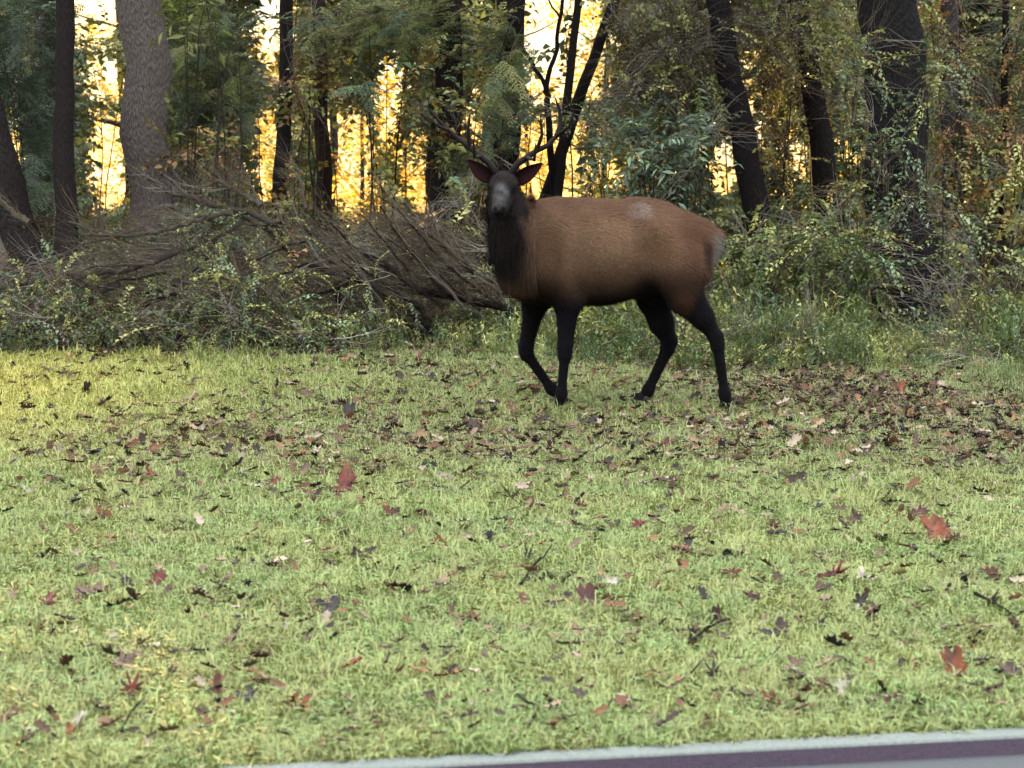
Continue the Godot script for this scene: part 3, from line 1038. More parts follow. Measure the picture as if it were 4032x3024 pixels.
func _ready() -> void:
	rng.seed = 20
	rough.seed = 3
	rough.frequency = 0.05
	patchy.seed = 8
	patchy.frequency = 0.02
	make_heights()
	# ---- camera
	var cam := Camera3D.new()
	cam.name = "camera"
	var lens := CameraAttributesPhysical.new()
	lens.frustum_focal_length = 12.0 * LENS / 384.0
	lens.frustum_focus_distance = 19.5
	lens.frustum_near = 0.1
	lens.frustum_far = 9000.0
	lens.exposure_aperture = 4.5
	cam.attributes = lens
	cam.fov = rad_to_deg(2.0 * atan(384.0 / LENS))
	cam.near = 0.1
	cam.far = 9000.0
	cam.position = EYE
	cam.rotation = Vector3(-TILT, 0, 0)
	add_child(cam)
	cam.current = true
	# ---- sky: a low golden glow ahead, pale and cool overhead and behind
	var w := 1024
	var h := 512
	var sky_image := Image.create(w, h, false, Image.FORMAT_RGBF)
	var clouds := FastNoiseLite.new()
	clouds.seed = 5
	clouds.frequency = 1.0
	clouds.fractal_octaves = 5
	for j in h:
		var el := (0.5 - (j + 0.5) / h) * 180.0
		for i in w:
			var az := ((i + 0.5) / w) * 360.0
			if az > 180.0: az -= 360.0
			var glow := exp(-pow((az + 4.0) / 55.0, 2.0))
			var dir := Vector3(sin(deg_to_rad(az)) * cos(deg_to_rad(el)), sin(deg_to_rad(el)), -cos(deg_to_rad(az)) * cos(deg_to_rad(el)))
			var low := Color(0.252, 0.244, 0.244).lerp(Color(0.296, 0.155, 0.026), glow)
			var mid := Color(0.259, 0.274, 0.296).lerp(Color(0.281, 0.200, 0.081), glow)
			var high := Color(0.281, 0.296, 0.318).lerp(Color(0.296, 0.281, 0.244), glow)
			var top := Color(0.97, 1.0, 1.04)
			var c := low.lerp(mid, smoothstep(0.2, 3.0, el)).lerp(high, smoothstep(3.0, 8.0, el)).lerp(top, smoothstep(14.0, 55.0, el))
			var n := clouds.get_noise_3dv(dir * Vector3(7, 26, 7)) + 0.4 * clouds.get_noise_3dv(dir * Vector3(30, 90, 30))
			c = c.lerp(Color(0.33, 0.32, 0.31).lerp(Color(1.0, 1.0, 1.0), smoothstep(14.0, 55.0, el)), 0.4 * smoothstep(0.05, 0.4, n))
			if el < 0.0: c = c.lerp(Color(0.05, 0.035, 0.018), smoothstep(-1.5, -8.0, el) if el < -1.5 else 0.0)
			sky_image.set_pixel(i, j, c)
	var pano := PanoramaSkyMaterial.new()
	pano.panorama = ImageTexture.create_from_image(sky_image)
	var sky := Sky.new()
	sky.sky_material = pano
	var env := Environment.new()
	env.background_mode = Environment.BG_SKY
	env.sky = sky
	env.tonemap_mode = Environment.TONE_MAPPER_LINEAR
	env.tonemap_exposure = 9.5
	env.sdfgi_enabled = true
	env.ssao_enabled = true
	env.ssil_enabled = true
	var we := WorldEnvironment.new()
	we.name = "world_environment"
	we.environment = env
	add_child(we)
	# ---- the sun, low behind the wood
	var sun := DirectionalLight3D.new()
	sun.name = "sun"
	sun.light_color = Color(1.0, 0.80, 0.52)
	sun.light_energy = 0.65
	sun.light_angular_distance = 0.6
	sun.shadow_enabled = true
	add_child(sun)
	var sa := deg_to_rad(-16.0)
	var se := deg_to_rad(11.0)
	var to_sun := Vector3(sin(sa) * cos(se), sin(se), -cos(sa) * cos(se))
	sun.look_at_from_position(to_sun * 50.0, Vector3.ZERO)

	make_materials()
	make_sprays()
	make_setting()
	make_lawn_cover()
	make_wood()
	make_elk()
	make_fallen_tree()
	make_fallen_leaves()


func make_setting() -> void:
	# one ground sheet out to the horizon
	var ds := [-60.0, -20.0, -6.0, 0.0, 4.0, 7.0, 9.0]
	var d := 10.0
	while d < 46.0:
		ds.append(d)
		d += 0.5
	for e in [50.0, 56.0, 64.0, 75.0, 90.0, 115.0, 150.0, 250.0, 600.0, 1500.0, 4000.0, 8000.0]: ds.append(e)
	var xs := [-6000.0, -1500.0, -400.0, -120.0, -50.0, -25.0, -15.0]
	var x := -10.0
	while x <= 10.0:
		xs.append(x)
		x += 0.5
	for e in [15.0, 25.0, 50.0, 120.0, 400.0, 1500.0, 6000.0]: xs.append(e)
	var rows := []
	for dd: float in ds:
		var row := []
		for xx: float in xs:
			var y := ground(xx, -dd) - 0.18 * (1.0 - smoothstep(22.0, 25.5, dd))
			var litter := Color(0.062, 0.044, 0.026)
			var c := litter.lerp(Color(0.05, 0.06, 0.022), smoothstep(-0.2, 0.4, patchy.get_noise_2d(xx * 40.0, dd * 40.0)))
			c = c.lerp(Color(0.14, 0.10, 0.045), smoothstep(60.0, 400.0, dd))
			row.append([Vector3(xx, y, -dd), c])
		rows.append(row)
	tag(put("ground", sheet(rows), M.soil), "brown leaf strewn woodland ground under and behind the trees", "ground", "", "structure")
	# the lawn, from the kerb up to the trees
	rows = []
	for i in 46:
		var row := []
		var t := i / 45.0
		for j in 81:
			var xx := lerpf(-14.0, 14.0, j / 80.0)
			var dd := lerpf(kerb_depth(xx), 26.5, t)
			var k := littered(xx, -dd)
			var c := Color(0.052, 0.059, 0.019).lerp(Color(0.056, 0.038, 0.022), clampf(k * 1.2, 0, 1))
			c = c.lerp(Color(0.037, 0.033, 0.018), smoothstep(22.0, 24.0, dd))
			row.append([Vector3(xx, ground(xx, -dd) + 0.004, -dd), c])
		rows.append(row)
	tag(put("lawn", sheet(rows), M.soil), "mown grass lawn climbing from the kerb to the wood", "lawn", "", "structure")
	# kerb: a pale concrete edge with a dark face, then the road
	var a := Vector3(-14, 0, -kerb_depth(-14))
	var b := Vector3(14, 0, -kerb_depth(14))
	a.y = ground(0, a.z) + 0.012
	b.y = ground(0, b.z) + 0.012
	var along := (b - a).normalized()
	var toward := Vector3(-along.z, 0, along.x).normalized()
	if toward.z < 0: toward = -toward
	var profile := [Vector2(-0.02, -0.2), Vector2(-0.02, -0.004), Vector2(0.0, 0.0), Vector2(0.128, -0.002), Vector2(0.137, -0.006), Vector2(0.141, -0.013)]
	var face := [Vector2(0.141, -0.013), Vector2(0.147, -0.074)]
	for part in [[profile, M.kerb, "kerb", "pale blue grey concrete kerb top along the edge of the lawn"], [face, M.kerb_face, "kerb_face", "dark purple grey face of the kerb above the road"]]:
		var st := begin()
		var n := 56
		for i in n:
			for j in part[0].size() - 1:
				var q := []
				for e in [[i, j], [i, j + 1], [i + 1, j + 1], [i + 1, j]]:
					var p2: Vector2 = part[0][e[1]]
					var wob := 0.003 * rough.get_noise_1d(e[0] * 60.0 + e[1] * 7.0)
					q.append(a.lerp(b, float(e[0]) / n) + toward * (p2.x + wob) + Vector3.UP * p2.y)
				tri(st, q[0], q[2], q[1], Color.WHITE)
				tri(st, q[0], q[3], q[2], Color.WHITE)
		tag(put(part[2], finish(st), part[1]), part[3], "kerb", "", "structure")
	var down := Vector3.UP * -0.070
	rows = [[[a + toward * 0.144 + down, Color.WHITE], [b + toward * 0.144 + down, Color.WHITE]], [[a + toward * 16.0 + down + Vector3.UP * 0.02, Color.WHITE], [b + toward * 16.0 + down + Vector3.UP * 0.02, Color.WHITE]]]
	tag(put("road", sheet(rows), M.road), "blue grey road surface along the foot of the kerb", "road", "", "structure")


func make_lawn_cover() -> void:
	var data := []
	for i in 16: data.append(PackedFloat32Array())
	var across := 0.25
	var slope := Basis(Vector3.RIGHT, atan(0.064))
	var rows := int((24.0 - 9.0) / across)
	for row in rows:
		var d := 9.0 + row * across
		var half := 0.1875 * d + 3.6
		var count := int(half * 2.0 / across) + 1
		for col in count:
			var x := -half + col * across + (0.5 * across if row % 2 else 0.0)
			# along the kerb the pieces close up to the concrete
			var k := kerb_depth(x) + 0.12
			var dd := d
			if d < k:
				if d < k - across: continue
				dd = k
			if dd > lerpf(22.05, 23.8, smoothstep(-0.6, 0.6, x)) + 0.25 * rough.get_noise_1d(x * 30.0): continue
			var lit := littered(x, -dd)
			var n := patchy.get_noise_2d(x * 45.0 + 300.0, dd * 45.0)
			var m := patchy.get_noise_2d(x * 110.0, dd * 110.0 + 700.0)
			var c := Color(0.154, 0.178, 0.056).lerp(Color(0.134, 0.174, 0.057), smoothstep(-0.3, 0.3, n))
			c = c.lerp(Color(0.190, 0.195, 0.070), smoothstep(-0.05, 0.45, m) * 0.45)
			c = c.lerp(Color(0.115, 0.095, 0.052), lit * 0.5)
			# sunlight put into the grass colour: brighter yellow at the far left of the lawn
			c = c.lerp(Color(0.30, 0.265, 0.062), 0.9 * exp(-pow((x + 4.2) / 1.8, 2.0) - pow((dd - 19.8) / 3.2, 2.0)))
			# greener and longer by the right hand bank
			var bank := smoothstep(3.0, 4.2, x) * smoothstep(18.0, 20.0, dd)
			c = c.lerp(Color(0.066, 0.092, 0.032), bank * 0.75)
			c *= rng.randf_range(0.95, 1.05)
			var s := rng.randf_range(0.85, 1.15) * (1.0 + 1.2 * bank + 0.5 * smoothstep(21.4, 22.6, dd))
			var v := (11 + rng.randi() % 5) if rng.randf() < lit * 0.9 + 0.08 else rng.randi() % 11
			var b := slope * Basis(Vector3.UP, (rng.randi() % 4) * PI * 0.5) * Basis.from_scale(Vector3(1, s, 1))
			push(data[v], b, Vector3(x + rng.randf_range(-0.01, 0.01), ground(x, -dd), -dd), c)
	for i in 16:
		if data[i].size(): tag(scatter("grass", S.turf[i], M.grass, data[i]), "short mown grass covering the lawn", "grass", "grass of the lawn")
	# the many small leaves, bits of bark and twigs that nobody could count
	data = [PackedFloat32Array(), PackedFloat32Array(), PackedFloat32Array()]
	var tints := [Color(0.050, 0.030, 0.020), Color(0.080, 0.038, 0.024), Color(0.030, 0.021, 0.017), Color(0.15, 0.105, 0.070), Color(0.105, 0.064, 0.038), Color(0.21, 0.17, 0.125), Color(0.12, 0.060, 0.030), Color(0.022, 0.018, 0.018)]
	for i in 30000:
		var d := rng.randf_range(9.3, 23.6)
		var half := 0.1875 * d + 1.0
		var x := rng.randf_range(-half, half)
		if d < kerb_depth(x) + 0.05: continue
		var lit := littered(x, -d)
		if rng.randf() > 0.08 + lit * lit * 0.75: continue
		var s := rng.randf_range(0.030, 0.085) * (1.0 if rng.randf() < 0.75 else 1.4)
		var out := (Vector3.UP + any_dir() * rng.randf_range(0.1, 1.1)).normalized()
		var xx := out.cross(Vector3(sin(i * 2.3), 0.1, cos(i * 2.3))).normalized()
		push(data[rng.randi() % 3], Basis(xx, out, xx.cross(out)).scaled(Vector3(s, s, s * rng.randf_range(0.5, 1.0))), Vector3(x, ground(x, -d) + rng.randf_range(0.03, 0.075), -d), tints[rng.randi() % tints.size()] * rng.randf_range(0.45, 1.05))
	# the thick drift of leaves on the bank to the right
	for i in 750:
		var px := 850.0 + rng.randfn() * 95.0
		var g := on_ground(px, 404.0 + rng.randfn() * 15.0 + (px - 850.0) * 0.12 + maxf(0.0, px - 930.0) * 0.35)
		var s := rng.randf_range(0.04, 0.10)
		var out := (Vector3.UP + any_dir() * rng.randf_range(0.3, 1.1)).normalized()
		var xx := out.cross(Vector3(sin(i * 2.3), 0.1, cos(i * 2.3))).normalized()
		push(data[rng.randi() % 3], Basis(xx, out, xx.cross(out)).scaled(Vector3(s, s, s * rng.randf_range(0.5, 1.0))), g + Vector3.UP * rng.randf_range(0.02, 0.06), tints[rng.randi() % 5] * rng.randf_range(0.4, 0.95))
	for i in 3:
		tag(scatter("leaf_litter", S.dead[[0, 2, 5][i]], M.twig, data[i]), "small brown leaf litter scattered through the lawn grass", "leaf litter", "leaf litter on the lawn")
	# leaf litter on the floor of the wood
	data = [PackedFloat32Array(), PackedFloat32Array()]
	for i in 9000:
		var d := rng.randf_range(22.0, 30.0)
		var x := rng.randf_range(-0.2 * d - 1.0, 0.2 * d + 1.0)
		var s := rng.randf_range(0.05, 0.11)
		var out := (Vector3.UP + any_dir() * 0.6).normalized()
		var xx := out.cross(Vector3(sin(i * 1.7), 0.1, cos(i * 1.7))).normalized()
		push(data[i % 2], Basis(xx, out, xx.cross(out)).scaled(Vector3.ONE * s), Vector3(x, ground(x, -d) + 0.02, -d), tints[rng.randi() % 5] * 0.75)
	for i in 2:
		tag(scatter("woodland_litter", S.dead[i], M.twig, data[i]), "brown fallen leaves covering the floor of the wood", "leaf litter", "leaf litter in the wood")


func make_wood() -> void:
	var dark := Color(0.024, 0.0195, 0.018)
	var mid := Color(0.060, 0.048, 0.042)
	# trunks that can be told apart, from the left
	trunk_tree("leaning_tree", "leaning dark trunk at the left edge, thick foot among the brushwood", 24.4, Vector2(-6, 140), Vector2(40, 285), 35, dark, 9.0, "broad", ["olive", "yellow"])
	trunk_tree("slim_tree", "slim upright dark trunk between the leaning trunk and the big grey trunk", 24.2, Vector2(62, 0), Vector2(68, 270), 21, dark, 10.0, "hemlock", ["deep", "blue"])
	trunk_tree("mossy_tree", "dull greenish trunk half hidden behind the slim dark trunk on the left", 28.0, Vector2(44, 60), Vector2(40, 280), 25, Color(0.045, 0.048, 0.034), 10.0, "hemlock", ["deep", "blue"])
	trunk_tree("grey_tree", "big pale grey trunk with smooth bark, thickest on the left of the wood", 26.2, Vector2(141, 0), Vector2(153, 213), 47, Color(0.140, 0.116, 0.106), 13.0, "broad", ["olive", "yellow"], 0.12)
	trunk_tree("dark_tree", "narrow dark trunk right of the first golden slit beside the grey trunk", 27.2, Vector2(288, 0), Vector2(281, 200), 15, dark, 10.0, "broad", ["olive", "yellow"])
	trunk_tree("dark_tree", "reddish dark trunk on the left side of the brightest low golden gap", 27.0, Vector2(322, 90), Vector2(326, 230), 15, Color(0.040, 0.023, 0.018), 10.0, "broad", ["yellow", "olive"])
	trunk_tree("dark_tree", "thick dark trunk above the left antler, its foot hidden by foliage", 26.3, Vector2(448, 0), Vector2(444, 190), 30, dark, 11.0, "hemlock", ["deep"])
	trunk_tree("dark_tree", "thick black trunk left of the large bright gap above the elk's head", 26.9, Vector2(511, 0), Vector2(500, 190), 32, Color(0.017, 0.0145, 0.014), 11.0, "hemlock", ["deep"])
	trunk_tree("thin_tree", "thin dark trunk crossing the large bright gap, bending left toward the elk's back", 26.5, Vector2(577, 0), Vector2(558, 190), 9, dark, 9.0, "broad", ["yellow"], 0.1)
	trunk_tree("thin_tree", "dark trunk closing the large bright gap on its right side, leaning right", 27.5, Vector2(613, 0), Vector2(576, 108), 13, dark, 9.0, "broad", ["olive", "yellow"], 0.1)
	trunk_tree("dark_tree", "stout black trunk behind the elk's rump, beside a small bright slit", 26.0, Vector2(722, 30), Vector2(752, 190), 25, Color(0.017, 0.0145, 0.014), 11.0, "hemlock", ["deep", "olive"])
	trunk_tree("dark_tree", "dark trunk right of the narrow white slit, midway along the right hand wood", 27.2, Vector2(802, 30), Vector2(826, 180), 24, dark, 11.0, "broad", ["olive"])
	trunk_tree("ivied_dark_mass", "massive black trunk shape on the right, put in for a shaded area between foliage, reaching down to the grass", 24.3, Vector2(890, 40), Vector2(911, 330), 62, Color(0.013, 0.0118, 0.0122), 12.0, "hemlock", ["deep", "olive"])  # black trunk shape stands in for the dark shaded area between foliage
	trunk_tree("grey_tree", "short grey brown trunk just behind the massive black trunk shape on its right", 25.4, Vector2(950, 60), Vector2(955, 290), 20, Color(0.08, 0.066, 0.066), 10.0, "broad", ["olive", "rusty"])
	trunk_tree("thin_tree", "thin dark stem standing in scrub near the right edge", 25.3, Vector2(1004, 140), Vector2(1000, 340), 8, dark, 7.0, "broad", ["olive", "rusty"])
	# the forked sapling in the bright gap
	var foot := at(556, 200, 26.8)
	foot.y = ground(foot.x, foot.z)
	var fork := thing("forked_tree", "forked thin trunk dividing in two inside the large bright gap", "tree", foot, "trees along the edge of the wood")
	for s in [["trunk", [Vector2(556, 345), Vector2(554, 200), Vector2(548, 100), Vector2(546, 84)], 0.042, 0.030], ["limb", [Vector2(546, 86), Vector2(532, 64), Vector2(520, 40), Vector2(512, -20)], 0.024, 0.012], ["limb", [Vector2(546, 86), Vector2(556, 50), Vector2(563, 0), Vector2(566, -60)], 0.028, 0.014], ["limb", [Vector2(561, 20), Vector2(545, -6), Vector2(538, -40)], 0.012, 0.006]]:
		var st := begin()
		stick(st, s[1], 26.8, s[2], s[3], foot, dark)
		put(s[0], finish(st), M.bark, fork)
	# slender trees down the slope, against the light
	var placed := [[20, 0.01], [126, -0.02], [180, 0.0], [228, 0.02], [284, 0.0], [324, 0.02], [372, -0.01], [408, 0.0], [472, 0.01], [540, -0.04], [590, 0.03], [640, 0.0], [727, 0.01], [798, -0.01], [850, 0.02], [960, 0.0]]
	var spots := ["left of the slim dark trunk", "in the golden gap left of the big grey trunk", "just right of the big grey trunk", "among hemlock right of the big grey trunk", "in the first golden slit right of the grey trunk", "in the brightest low golden gap", "in the tall slit left of the antlers", "right of the golden gaps by the antlers", "just above the elk's ear", "left in the large bright gap", "right in the large bright gap", "behind the shrubs over the elk's back", "in the slit behind the elk's rump", "in the narrow white slit on the right", "left of the massive black trunk shape", "right of the massive black trunk shape"]
	for i in placed.size():
		far_tree("slender golden leaved far tree " + spots[i], 46.0 + (i * 7 % 5) * 5.0, placed[i][0], placed[i][1], 7.0 + (i % 3) * 2.5, i % 4 == 1, 1.0)
	# understorey, as told apart in the picture
	var U := "understorey shrubs and saplings"
	bush("hemlock", "bluish dark hemlock boughs in the upper left corner", "tree", U, 25.4, [[10, 40, 45, 50], [22, 105, 45, 40], [30, 160, 40, 30], [-30, 70, 30, 90]], "hemlock", ["blue", "deep"], 150, 1.0)
	bush("hemlock", "dark hemlock bough between the slim trunk and the big grey trunk", "tree", U, 27.6, [[100, 50, 22, 14], [106, 108, 18, 12], [128, 60, 14, 60]], "hemlock", ["deep", "olive"], 130, 1.0, 0.6)
	bush("hemlock", "dense dark hemlock right of the big grey trunk", "tree", U, 28.4, [[210, 60, 50, 55], [205, 135, 45, 40], [235, 110, 30, 50], [185, 90, 25, 60]], "hemlock", ["deep", "olive"], 150, 1.05)
	bush("beech_sapling", "bright yellow green spray of leaves at the top, right of the grey trunk", "tree", U, 25.2, [[200, 8, 32, 16], [225, 26, 22, 12], [190, -20, 40, 20]], "long", ["lime"], 260, 1.0, 0.4, 0.1)
	bush("maple_sapling", "sapling with pale orange leaves right of the grey trunk at mid height", "tree", U, 25.6, [[195, 150, 26, 16], [225, 145, 24, 16], [245, 160, 18, 20], [180, 140, 12, 20]], "broad", ["rusty", "yellow", "olive"], 130, 0.85, 0.4, 0.6)
	bush("maple_sapling", "sapling with yellow leaves between the two dark narrow trunks", "tree", U, 26.0, [[300, 45, 28, 22], [322, 78, 30, 20], [296, 95, 18, 22], [345, 60, 22, 24]], "broad", ["yellow", "olive", "olive", "rusty"], 200, 0.9, 0.6)
	bush("oak_sapling", "olive leaved sapling filling the space under the yellow sapling", "tree", U, 26.6, [[300, 150, 16, 45], [318, 190, 12, 40], [296, 190, 14, 30]], "broad", ["olive", "yellow", "brown"], 170, 0.85, 0.6)
	bush("hemlock", "green hemlock branches hanging at the top between gaps, left of the antlers", "tree", U, 25.9, [[345, 18, 40, 28], [395, 22, 32, 30], [430, 30, 26, 32], [370, 90, 14, 20]], "hemlock", ["deep", "olive", "olive"], 150, 1.0)
	bush("oak_sapling", "olive sapling with scattered orange leaves behind the left antler", "tree", U, 25.7, [[425, 90, 32, 38], [450, 130, 22, 36], [468, 50, 32, 36], [412, 100, 14, 30], [372, 165, 10, 50]], "broad", ["olive", "olive", "rusty", "deep"], 190, 0.9, 0.7)
	bush("hemlock", "dark green branches just over the elk's head, left of the large bright gap", "tree", U, 26.2, [[492, 76, 28, 40], [500, 125, 20, 36], [486, 165, 18, 30], [516, 40, 12, 44], [450, 178, 22, 26]], "hemlock", ["deep", "olive"], 170, 0.95)
	bush("oak_sapling", "scrubby olive foliage crossing low over the large bright gap", "tree", U, 26.0, [[548, 108, 28, 9], [575, 112, 22, 12], [590, 125, 20, 24]], "small", ["olive", "grey", "deep"], 300, 0.8, 0.4, 0.8)
	bush("spicebush", "dull olive twiggy thicket at the top, right of the large bright gap", "shrub", U, 26.4, [[640, 30, 36, 40], [690, 40, 40, 40], [632, 90, 34, 40], [700, 85, 34, 26], [665, 65, 40, 40]], "small", ["olive", "olive", "grey", "brown"], 260, 0.95, 0.9, 0.6)
	bush("rhododendron", "blue green evergreen shrub just above the elk's back", "shrub", U, 24.8, [[640, 155, 36, 30], [685, 170, 34, 28], [660, 125, 40, 24], [610, 165, 22, 26], [700, 140, 20, 36]], "long", ["blue", "deep", "blue"], 260, 0.9, 0.7, 0.15)
	bush("spicebush", "olive brown thicket over the elk's rump, left of the white slit", "shrub", U, 27.0, [[770, 40, 40, 40], [775, 100, 26, 45], [770, 160, 22, 30], [728, 100, 16, 28], [735, 20, 30, 26]], "small", ["olive", "brown", "olive"], 270, 0.95, 0.8, 0.5)
	bush("spicebush", "dull olive thicket at the top, above and left of the massive black trunk shape", "shrub", U, 27.4, [[830, 40, 36, 44], [850, 100, 26, 36], [825, 115, 20, 24], [850, 190, 30, 24], [810, 10, 30, 22]], "small", ["olive", "deep", "olive"], 270, 0.95, 0.8, 0.5)
	bush("spicebush", "warm olive thicket in the upper right corner", "shrub", U, 25.4, [[960, 40, 46, 50], [1010, 80, 36, 60], [930, 15, 40, 24], [1000, 150, 36, 40], [955, 130, 34, 40], [1050, 60, 30, 120]], "small", ["olive", "olive", "rusty", "deep"], 270, 1.0, 0.8, 0.5)
	bush("maple_sapling", "sapling with amber leaves at the right edge, halfway up the wood", "tree", U, 24.8, [[1000, 215, 26, 20], [1015, 190, 14, 18], [960, 205, 22, 14]], "broad", ["rusty", "yellow", "yellow", "olive"], 190, 0.9, 0.5)
	bush("ivy_mass", "dark leafy climber clothing the massive black trunk shape on the right", "climber", U, 23.95, [[888, 90, 24, 40], [905, 150, 18, 26], [885, 140, 16, 22], [900, 190, 36, 14], [948, 250, 10, 30]], "small", ["deep", "deep", "deep"], 360, 0.9, 0.25, 0.1)
	bush("spicebush", "spray of olive leaves hanging in front of the massive black trunk shape", "shrub", U, 23.8, [[858, 60, 12, 40], [928, 70, 14, 40], [880, 192, 26, 14], [925, 195, 22, 14], [958, 225, 20, 18], [866, 260, 12, 30]], "small", ["olive", "deep", "deep"], 330, 0.9, 0.4, 0.7)
	bush("bramble", "green bramble thicket straight behind the elk's rump", "shrub", U, 23.6, [[755, 250, 36, 34], [790, 285, 38, 36], [745, 310, 34, 36], [810, 240, 34, 30]], "small", ["fresh", "olive", "fresh"], 270, 1.0, 0.7, 0.3)
	bush("bramble", "tangled olive brambles between the elk's rump and the massive black trunk shape", "shrub", U, 23.8, [[845, 250, 32, 34], [850, 300, 32, 36], [818, 325, 30, 30], [836, 345, 22, 20]], "small", ["olive", "fresh", "deep"], 270, 1.0, 0.7, 0.35)
	bush("bramble", "thin dry scrub with arching stems at the right edge", "shrub", U, 23.2, [[985, 265, 36, 40], [1015, 310, 34, 40], [960, 325, 30, 34], [1000, 350, 34, 24], [1050, 300, 30, 60]], "small", ["olive", "deep", "olive"], 240, 1.0, 0.7, 0.5)
	bush("bramble", "low green bush seen between the elk's fore and hind legs", "shrub", U, 22.4, [[600, 318, 26, 18], [635, 325, 28, 18], [615, 340, 30, 12], [660, 330, 24, 20]], "long", ["fresh", "lime", "olive"], 280, 0.8, 0.5, 0.5)
	bush("bramble", "green leafy bush just left of the elk's chest", "shrub", U, 23.4, [[480, 320, 22, 22], [455, 335, 28, 18], [500, 345, 20, 14]], "small", ["fresh", "olive"], 230, 0.9, 0.5, 0.6)
	bush("dry_shrub", "dark dry scrub at the foot of the slim trunk on the left", "shrub", U, 23.6, [[60, 300, 50, 28], [30, 325, 50, 22], [110, 310, 40, 26], [-30, 310, 40, 36]], "small", ["brown", "olive", "deep"], 200, 0.9, 0.6, 1.2)
	bush("dry_shrub", "grey green scrub below the big grey trunk", "shrub", U, 23.4, [[170, 300, 44, 26], [220, 315, 44, 26], [190, 280, 30, 20], [255, 300, 34, 30]], "small", ["olive", "grey", "deep", "fresh"], 200, 0.9, 0.6, 1.2)
	bush("dry_shrub", "dull brown scrub under the long fallen log", "shrub", U, 23.7, [[300, 300, 36, 30], [340, 320, 40, 26], [390, 325, 40, 24], [430, 300, 40, 30]], "small", ["brown", "olive", "grey"], 190, 0.9, 0.6, 1.4)
	bush("laurel", "dark evergreen scrub behind the fallen tree, below the golden gap", "shrub", U, 25.0, [[340, 245, 40, 22], [400, 250, 44, 28], [455, 250, 34, 34], [290, 230, 30, 20], [470, 210, 14, 26]], "small", ["deep", "brown", "olive"], 250, 0.95, 0.6, 0.9)
	bush("laurel", "dark scrub behind the brushwood, right of the big grey trunk", "shrub", U, 25.0, [[225, 215, 40, 24], [200, 245, 40, 24], [250, 250, 40, 22], [105, 250, 30, 30], [75, 250, 26, 30]], "small", ["deep", "brown", "deep"], 240, 0.95, 0.6, 0.9)
	# a far wall of wood down in the shade closes the view between the trunks
	for i in 36:
		var px := (-20.0 + i * 42.0) if i < 26 else ((-122.0 - (i - 26) * 52.0) if i < 33 else 1090.0 + (i - 33) * 70.0)  # trees beyond the left edge are unseen, added to block low sun
		var d := 31.0 + (i * 13 % 7) * 1.1 if i < 26 else 30.0
		var stand := ["dim", "shadowy", "murky", "gloomy"][i % 4] as String
		var mark := "added outside the picture's edge"
		for l in [[-30, "the upper left corner"], [14, "the leaning trunk"], [62, "the slim dark trunk"], [150, "the big grey trunk"], [230, "the yellow green spray"], [285, "the narrow dark trunk"], [330, "the brightest low golden gap"], [395, "the tall golden slit"], [450, "the left antler"], [500, "the elk's head"], [570, "the large bright gap"], [625, "the shrub above the elk's back"], [735, "the stout black trunk"], [800, "the narrow white slit"], [880, "the massive black trunk shape"], [960, "the short grey brown trunk"], [1010, "the right edge scrub"]]:
			if px >= l[0] and px < 1060.0: mark = "behind and right of " + l[1]
		bush("woodland_tree", "%s tree of the inner wood, %s" % [stand, mark], "tree", "shaded trees of the inner wood", d, [[px, 30, 34, 50], [px + 14, 110, 30, 46], [px - 10, 190, 32, 46], [px + 6, 255, 34, 40], [px - 4, -60, 44, 60], [px + 8, -170, 50, 70]], "broad", ["deep", "olive", "deep", "olive"], 170, 1.3, 1.1, 0.12)
	bush("bramble", "low brambles spilling onto the lawn behind the elk's hind legs", "shrub", U, 21.6, [[690, 352, 30, 20], [730, 350, 34, 22], [775, 352, 34, 22], [815, 358, 34, 22]], "small", ["olive", "fresh", "olive"], 300, 0.9, 0.5, 0.7)
	bush("bramble", "low brambles at the lawn's edge under the massive black trunk shape", "shrub", U, 21.7, [[860, 370, 34, 14], [905, 372, 36, 13], [955, 366, 30, 20], [1000, 364, 34, 20]], "small", ["olive", "deep", "fresh"], 300, 0.9, 0.5, 0.8)
	bush("dry_shrub", "low leafy scrub before the fallen branches at the far left", "shrub", U, 22.25, [[20, 326, 40, 20], [70, 325, 40, 18], [125, 322, 40, 20], [170, 330, 36, 16]], "small", ["olive", "deep", "grey", "fresh"], 280, 0.85, 0.4, 0.7)
	bush("dry_shrub", "low leafy scrub before the fallen branches, below the grey trunk", "shrub", U, 22.25, [[225, 326, 40, 22], [275, 325, 40, 20], [320, 330, 36, 16], [250, 285, 36, 18]], "small", ["olive", "deep", "grey", "fresh"], 280, 0.85, 0.4, 0.7)
	# weeds along the edge of the lawn
	var data := [PackedFloat32Array(), PackedFloat32Array(), PackedFloat32Array()]
	for i in 1900:
		var d := rng.randf_range(20.6, 24.5)
		var x := rng.randf_range(-5.6, 5.8)
		var far := lerpf(21.9, 20.7, smoothstep(-0.6, 1.6, x))
		if d < far + rough.get_noise_1d(x * 20.0) * 0.7: continue
		var right := smoothstep(-0.6, 0.6, x)
		var s := rng.randf_range(0.25, 0.75) * lerpf(0.7, 1.0, right) * (0.75 + 0.6 * absf(rough.get_noise_2d(x * 25.0, d * 25.0)) * 2.0) * lerpf(0.6, 1.0, smoothstep(far, far + 0.9, d))
		if x > 3.0 and x < 3.85 and d < 24.2: s *= 0.55
		var c := tone("fresh" if rng.randf() < 0.2 + 0.3 * right else ("olive" if rng.randf() < 0.5 else "deep"))
		push(data[i % 3], Basis(Vector3.UP, rng.randf() * TAU).scaled(Vector3(s, s, s)), Vector3(x, ground(x, -d), -d), c)
	for i in 3:
		tag(scatter("undergrowth", S.weeds[i], M.leaf, data[i]), "weeds and long grass where the lawn meets the wood", "undergrowth", "undergrowth along the wood's edge")


